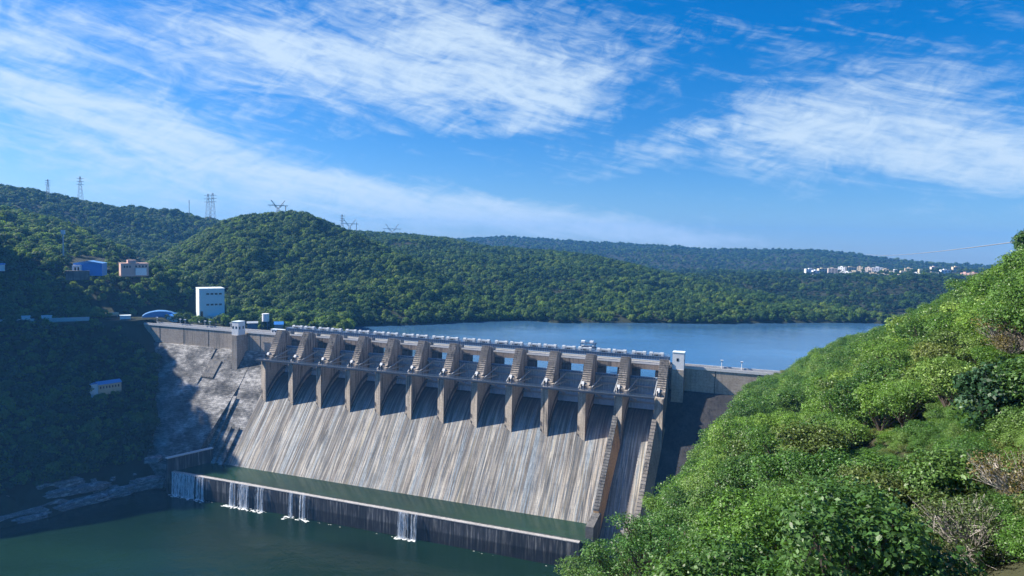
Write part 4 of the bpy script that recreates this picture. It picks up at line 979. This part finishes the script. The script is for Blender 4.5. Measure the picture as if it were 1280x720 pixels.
# water tower, blue kiosk
p, wd, h = sized(327, 337, 392, 412, 556); t = thing('water_tank', 'white cylindrical tank on legs beside the left end of the bridge', 'tank', p, 0)
MB().tube([(0, 0, h*.52), (0, 0, h)], [wd*.46, wd*.46], 18).build('tank', M['white'], t)
for sx_ in (-1, 1):
    for sy in (-1, 1): MB().bar((sx_*wd*.34, sy*wd*.34, -6), (sx_*wd*.34, sy*wd*.34, h*.52), .45).build('leg', M['blue_steel'], t)
block('kiosk', 'small kiosk with bright blue roof at the left end of the hoist bridge', 'kiosk', 343, 354, 402.3, 411, 540, M['steel'], M['blue_paint'], 5, 0, 'gable', roof_h=2.0)
block('site_hut', 'bluish hut between the dam tower and the water tank', 'hut', 309, 322, 402, 410, 552, M['blue_steel'], M['pale_steel'], 5, 0, 'gable', roof_h=1.2)
t = dam_thing('bridge_office', 'long white flat roofed hut at the left end of the gates', 'hut', -9.2, -8.6, -4.4)
MB().box(-5.2, 5.2, -1.6, 1.6, 0, 3.1).build('wall', M['white'], t); MB().box(-5.5, 5.5, -1.9, 1.9, 3.11, 3.4).build('roof', M['cyan_white'], t)
for k in range(4): MB().box(-4.2+2.3*k, -3.0+2.3*k, -1.66, -1.5, 1.2, 2.3).build('window', M['glass'], t)
# cabins on the towers
for u, s, hw, z0, z1, lab in ((-35.3, 2.2, 2.9, -5.4, 4.0, 'white cabin with small windows on the left dam tower'), (272.9, -2.2, 3.2, -4.8, 4.7, 'white cabin on the right dam tower beside the last gate')):
    t = dam_thing('tower_cabin', lab, 'cabin', u, s, z0); h = z1 - z0; dp = 3.4 if u < 0 else 3.0
    MB().box(-hw, hw, -dp, dp, 0, h).build('wall', M['white'], t); MB().box(-hw-.18, hw+.18, -dp-.18, dp+.18, h+.01, h+.4).build('roof', M['cyan_white'], t)
    for x in ((-hw*.6, hw*.35) if u < 0 else (-hw*.1,)): MB().box(x-.6, x+.6, -dp-.08, -dp+.1, h*.5, h*.68).build('window', M['glass'], t)
    for y in (-2, 1.5): MB().box(hw-.1, hw+.08, y-.6, y+.6, h*.45, h*.66).build('window', M['glass'], t)
# lamp posts on the crest
LP = [(-128, 'leftmost lamp post on the left dam wall'), (-104.6, 'second lamp post from the left on the left dam wall'), (-99.8, 'third lamp post from the left on the left dam wall'), (-80.3, 'fourth lamp post from the left on the left dam wall'),
      (-75.7, 'fifth lamp post from the left on the left dam wall'), (-56, 'lamp post nearest the left tower on the left dam wall'), (295.9, 'lamp post nearer the tower on the right dam wall'), (306.8, 'lamp post nearer the trees on the right dam wall')]
for u, lab in LP:
    t = dam_thing('lamp_post', 'white ' + lab, 'lamp post', u, -13.0, -4.5, 'lamp posts on the dam crest')
    MB().tube([(0, 0, 0), (0, 0, 4.2)], [.18, .13], 8).build('pole', M['white'], t)
    MB().prism([(-.5, 4.15), (.5, 4.15), (.7, 4.8), (-.7, 4.8)], -.7, .7).build('lamp_head', M['white'], t)
# stop-log gantry behind the hoist bridge
t = dam_thing('gantry_crane', 'blue steel gantry crane standing on the lake side of the hoist bridge', 'crane', 216, -17.2, -4.4)
for x in (-4.2, 4.2):
    for y in (-.8, 3.2): MB().bar((x, y, 0), (x, y, 8.2), .5).build('leg', M['blue_steel'], t)
b = MB()
for z in (5.4, 8.2):
    for y in (-.8, 3.2): b.bar((-4.9, y, z), (4.9, y, z), .5)
    for x in (-4.2, 0, 4.2): b.bar((x, -.8, z), (x, 3.2, z), .4)
for x in (-4.2, 0): b.bar((x, -.8, 5.4), (x+4.2, -.8, 8.2), .25)
b.build('frame', M['blue_steel'], t)
for x in (-3.2, 2.2): MB().box(x-1.1, x+1.1, 0, 2.4, 8.5, 9.6).build('winch', M['white'], t)
MB().box(-4.6, 4.6, -.4, 2.8, 6.2, 6.6).build('platform', M['pale_steel'], t)
# cylinder gauge on the flank
t = dam_thing('drain_outlet', 'small pale pipe outlet on the stained dam flank left of the first pier', 'pipe', -11.5, -1.0, CH(-1.0)+.6)
MB().tube([(0, 1.5, -.2), (0, -2.2, .6)], [.9, .9], 12).build('pipe', M['pale_steel'], t); MB().tube([(0, -2.21, .6), (0, -2.26, .61)], [.7, .7], 12).build('mouth', M['dark'], t)

# ---- pylons on the ridges
def lattice(b, h, w0, w1, z0=0.):
    n = 7
    for sx_ in (-1, 1):
        for sy in (-1, 1): b.bar((sx_*w0, sy*w0, z0), (sx_*w1, sy*w1, h), .3)
    for k in range(n):
        za, zb = z0+(h-z0)*k/n, z0+(h-z0)*(k+1)/n; wa, wb = w0+(w1-w0)*k/n, w0+(w1-w0)*(k+1)/n
        for sy in (-1, 1): b.bar((-wa, sy*wa, za), (wb, sy*wb, zb), .18); b.bar((wa, sy*wa, za), (-wb, sy*wb, zb), .18)
        for sx_ in (-1, 1): b.bar((sx_*wa, -wa, za), (sx_*wb, wb, zb), .18)
def pylon(x, y0, y1, D, label, shape='tower'):
    p, _, h = sized(x-1, x+1, y0, y1, D); t = thing('power_pylon' if shape != 'pole' else 'mast', label, 'pylon' if shape != 'pole' else 'mast', p, facing(p)+.3, 'pylons along the ridge')
    if shape == 'tower':
        b = MB(); lattice(b, h, h*.11, h*.02, -8); b.build('tower', M['steel'], t)
        for z in (.62, .76, .9): MB().bar((-h*.16, 0, h*z), (h*.16, 0, h*z), .6).build('cross_arm', M['steel'], t)
    elif shape == 'vee':
        b = MB(); lattice(b, h*.45, h*.12, h*.07, -8)
        for s in (-1, 1): b.bar((s*h*.06, 0, h*.45), (s*h*.52, 0, h), .8); b.bar((s*h*.14, 0, h*.45), (s*h*.42, 0, h*.72), .5)
        b.build('tower', M['steel'], t); MB().bar((-h*.75, 0, h*.62), (h*.75, 0, h*.62), .8).build('cross_arm', M['steel'], t)
        b = MB()
        for x_ in (-.6, -.2, .2, .6): b.bar((h*x_, 0, h*.62), (h*x_, 0, h*.45), .3)
        b.build('insulator', M['steel'], t)
    else:
        MB().bar((0, 0, -8), (0, 0, h), .9).build('pole', M['steel'], t); MB().bar((-1.4, 0, h*.85), (1.4, 0, h*.85), .4).build('cross_arm', M['steel'], t)
pylon(60, 224, 243, 1400, 'small pylon, leftmost on the back left ridge')
pylon(100.5, 220.5, 247, 1400, 'tall lattice pylon standing alone on the back left ridge')
pylon(236.5, 250, 268, 1400, 'thin mast left of the pair of pylons', 'pole')
pylon(260, 242, 270, 1400, 'left pylon of the close pair on the saddle')
pylon(266, 241, 270, 1390, 'right pylon of the close pair on the saddle')
pylon(347.5, 250.5, 267, 945, 'wide armed pylon on top of the rounded hill', 'vee')
pylon(357, 257, 268, 1000, 'thin mast right of the wide armed pylon on the rounded hill', 'pole')
pylon(427.5, 268, 288, 1300, 'slim pylon left of a wide armed one on the ridge falling to the lake')
pylon(437, 274, 289, 1300, 'wide armed pylon right beside a slim pylon on the ridge falling to the lake', 'vee')
pylon(445.5, 278, 290, 1300, 'thin mast on the ridge right of the slim and wide pylons', 'pole')
pylon(490, 280, 296, 1440, 'wide armed pylon farthest right on the ridge above the lake', 'vee')
def wire(label, p, q, sag, r):
    p, q = np.array(p), np.array(q); pts = [p+(q-p)*k/16 - np.array([0, 0, sag*4*(k/16)*(1-k/16)]) for k in range(17)]
    o = MB().tube(pts, [r]*17, 4).build('power_line', M['steel'], None); tag(o, label, 'cable')
wire('thin cable crossing the sky above the right ridge', at(1083, 318, 1500), at(1330, 294, 300), 4, .22)

# ---- the far town
TOWN = [(1007,1020,334.5,341),(1023,1035,334,340.5),(1035,1047,333,342),(1047,1056,331.5,339.5),(1057,1071,332,339),(1053,1064,339,342.5),(1071,1078,332,337.5),(1081,1090,333,338.5),(1091,1104,333,338),(1104,1111,335,339.5),
        (1076,1083,339,341.5),(1087,1096,340,344),(1096,1111,342.3,344.3),(1118,1122,335.5,340),(1131,1141,334.5,337.5),(1140,1150,340.5,343.6),(1149,1154,335.5,339.5),(1164,1173,332.5,336.5),(1176,1189,336.3,340.5),(1191,1201,332.5,337),
        (1200,1211,340.2,343.8),(1211,1222,340,344),(1122,1126,342,345.2),(1168,1173,340.3,343),(1126,1133,337.5,341.5),(1016,1025,337,341.5),(1064,1070,337,340.5),(1112,1117,338,341)]
SPECIAL = {0: 'broad cream block at the left end of the far town', 3: 'tallest white block in the left half of the far town', 18: 'long cream block standing alone in the right half of the far town', 21: 'pinkish block at the right end of the far town', 20: 'pink roofed block second from the right end of the far town'}
for k, (x0, x1, y0, y1) in enumerate(TOWN):
    D = 1800 - (y1-339)*60 if y1 > 339 else 1800 + (339-y1)*45
    m = M['pink'] if k in (20, 21) else [M['white'], M['cream'], M['pinkish'], M['white'], M['cream']][k % 5]
    p, wd, h = sized(x0, x1, y0+(y1-y0)*.28, y1, D); t = thing('town_building', SPECIAL.get(k, 'small pale building among the clustered roofs of the far town'), 'building', p, facing(p) + random.uniform(-.3, .5), None if k in SPECIAL else 'buildings of the far town')
    MB().box(-wd/2, wd/2, 0, max(9, wd*.5), -9, h).build('wall', m, t)
    if wd > 11:
        b = MB(); nf = max(1, int(h/3.4)); nx = max(2, int(wd/5))
        for a in range(nf):
            for c_ in range(nx): b.box(-wd/2+wd*(c_+.3)/nx, -wd/2+wd*(c_+.7)/nx, -.08, .05, h*(a+.35)/nf, h*(a+.75)/nf)
        b.build('window_row', M['glass'], t)
        MB().box(-wd*.2, wd*.1, 2, 6, h+.01, h+2).build('stair_room', m, t)
block('lone_house', 'single white house in the forest of the far plateau', 'house', 843, 848, 327.5, 332, 2250, M['white'], M['white'], 10, foot=14)

# ---- rock ledges and boulders at the river's edge
def ledge(x0, y0, x1, y1, label, thick=2.2, D0=None):
    def on_water(x, y, z):
        d = ray(x, y); return d*((z-H0)/d[2]) + np.array([0, 0, H0])
    return on_water(x0, y0, 0), on_water(x1, y1, 0)
def slab(name, label, px, py, z, L, W, T, tilt, group):
    d = ray(px, py); p = d*((z-H0)/d[2]) + np.array([0, 0, H0]); q = random.Random(int(px*7+py)); n = 13; b = MB()
    lay = [(0, 1.0), (.35, 1.04), (.42, .93), (.75, .98), (.82, .88), (1.0, .84)]; vs = []
    rr = [q.uniform(.62, 1.2) for _ in range(n)]
    for h, k in lay:
        for a in range(n): an = 2*math.pi*a/n; rr2 = rr[a]*k*q.uniform(.95, 1.05); vs.append((L/2*math.copysign(abs(math.cos(an))**.7, math.cos(an))*rr2, W/2*math.copysign(abs(math.sin(an))**.7, math.sin(an))*rr2, T*(h-.3) + q.uniform(-.08, .08)*T))
    fs = [(r_*n+a, r_*n+(a+1) % n, (r_+1)*n+(a+1) % n, (r_+1)*n+a) for r_ in range(len(lay)-1) for a in range(n)] + [tuple((len(lay)-1)*n+a for a in range(n))]
    b.add(vs, fs); o = b.build(name, M['rock']); o.location = tuple(p); o.rotation_euler = (R(tilt), R(q.uniform(-4, 4)), math.atan2(46, 40)*.9); tag(o, label, 'rock', group); return o
SL = [(18, 645, 2, 46, 15, 5, 5, 'broad pale rock ledge at the water, cut by the left edge'), (38, 648, .6, 22, 7, 3, 3, 'small pale ledge in front of the broad left one'), (88, 632, 1.5, 40, 8, 3.4, 2, 'long pale rock ledge along the water in the middle of the bank'),
      (75, 618, 6, 44, 9, 3.6, 2, 'pale rock ledge one step above the waterside middle ledge'), (100, 612, 8, 36, 8, 3.2, 2, 'striped ledge high above the water near the middle'), (72, 606, 12, 26, 7, 4, 4, 'topmost pale ledge under the trees of the bank'),
      (150, 616, 1.5, 30, 7, 4.6, 0, 'dark vertical faced ledge between the middle ledges and the weir'), (188, 606, 2.5, 20, 8, 7, 0, 'grey rock wall at the water beside the weir'), (40, 578, 22, 9, 6, 8, 8, 'pale scarred rock face among trees at the far left of the bank'), (192, 575, 16, 12, 7, 3, 0, 'rounded boulder at the foot of the dam flank')]
for x, y, z, L, W_, T, tl, lab in SL: slab('rock_ledge' if 'boulder' not in lab else 'boulder', lab, x, y, z, L, W_, T, tl, 'rocks of the river bank')

q_ = random.Random(3)
for k in range(26):                                          # loose blocks along the same shore
    t_ = q_.random(); x = 6 + 190*t_; y = 652 - 46*t_ - 34*q_.random()*(1 - .5*t_); L = q_.uniform(1.6, 5.5)
    slab('boulder', 'small grey boulder among the loose blocks of the river bank', x, y, max(.4, (650 - 44*t_ - y)*.42), L, L*q_.uniform(.5, .9), L*q_.uniform(.4, .8), q_.uniform(-12, 12), 'loose boulders of the river bank')
# ---- the air
def haze(d, col):
    b = MB().box(-6050, 6050, -6050, 6050, -16, 325)
    o = b.build('haze', None) if False else None
    t = NT('pale_air'); v = t.n('VolumePrincipled'); v.inputs['Color'].default_value = (*col, 1); v.inputs['Density'].default_value = d; v.inputs['Anisotropy'].default_value = .1
    oo = t.n('OutputMaterial'); t.l(v.outputs[0], oo.inputs['Volume']); o = b.build('haze', t.m); o['kind'] = 'stuff'; o.display_type = 'WIRE'; return o
haze(1.3e-4, (.12, .43, .97))
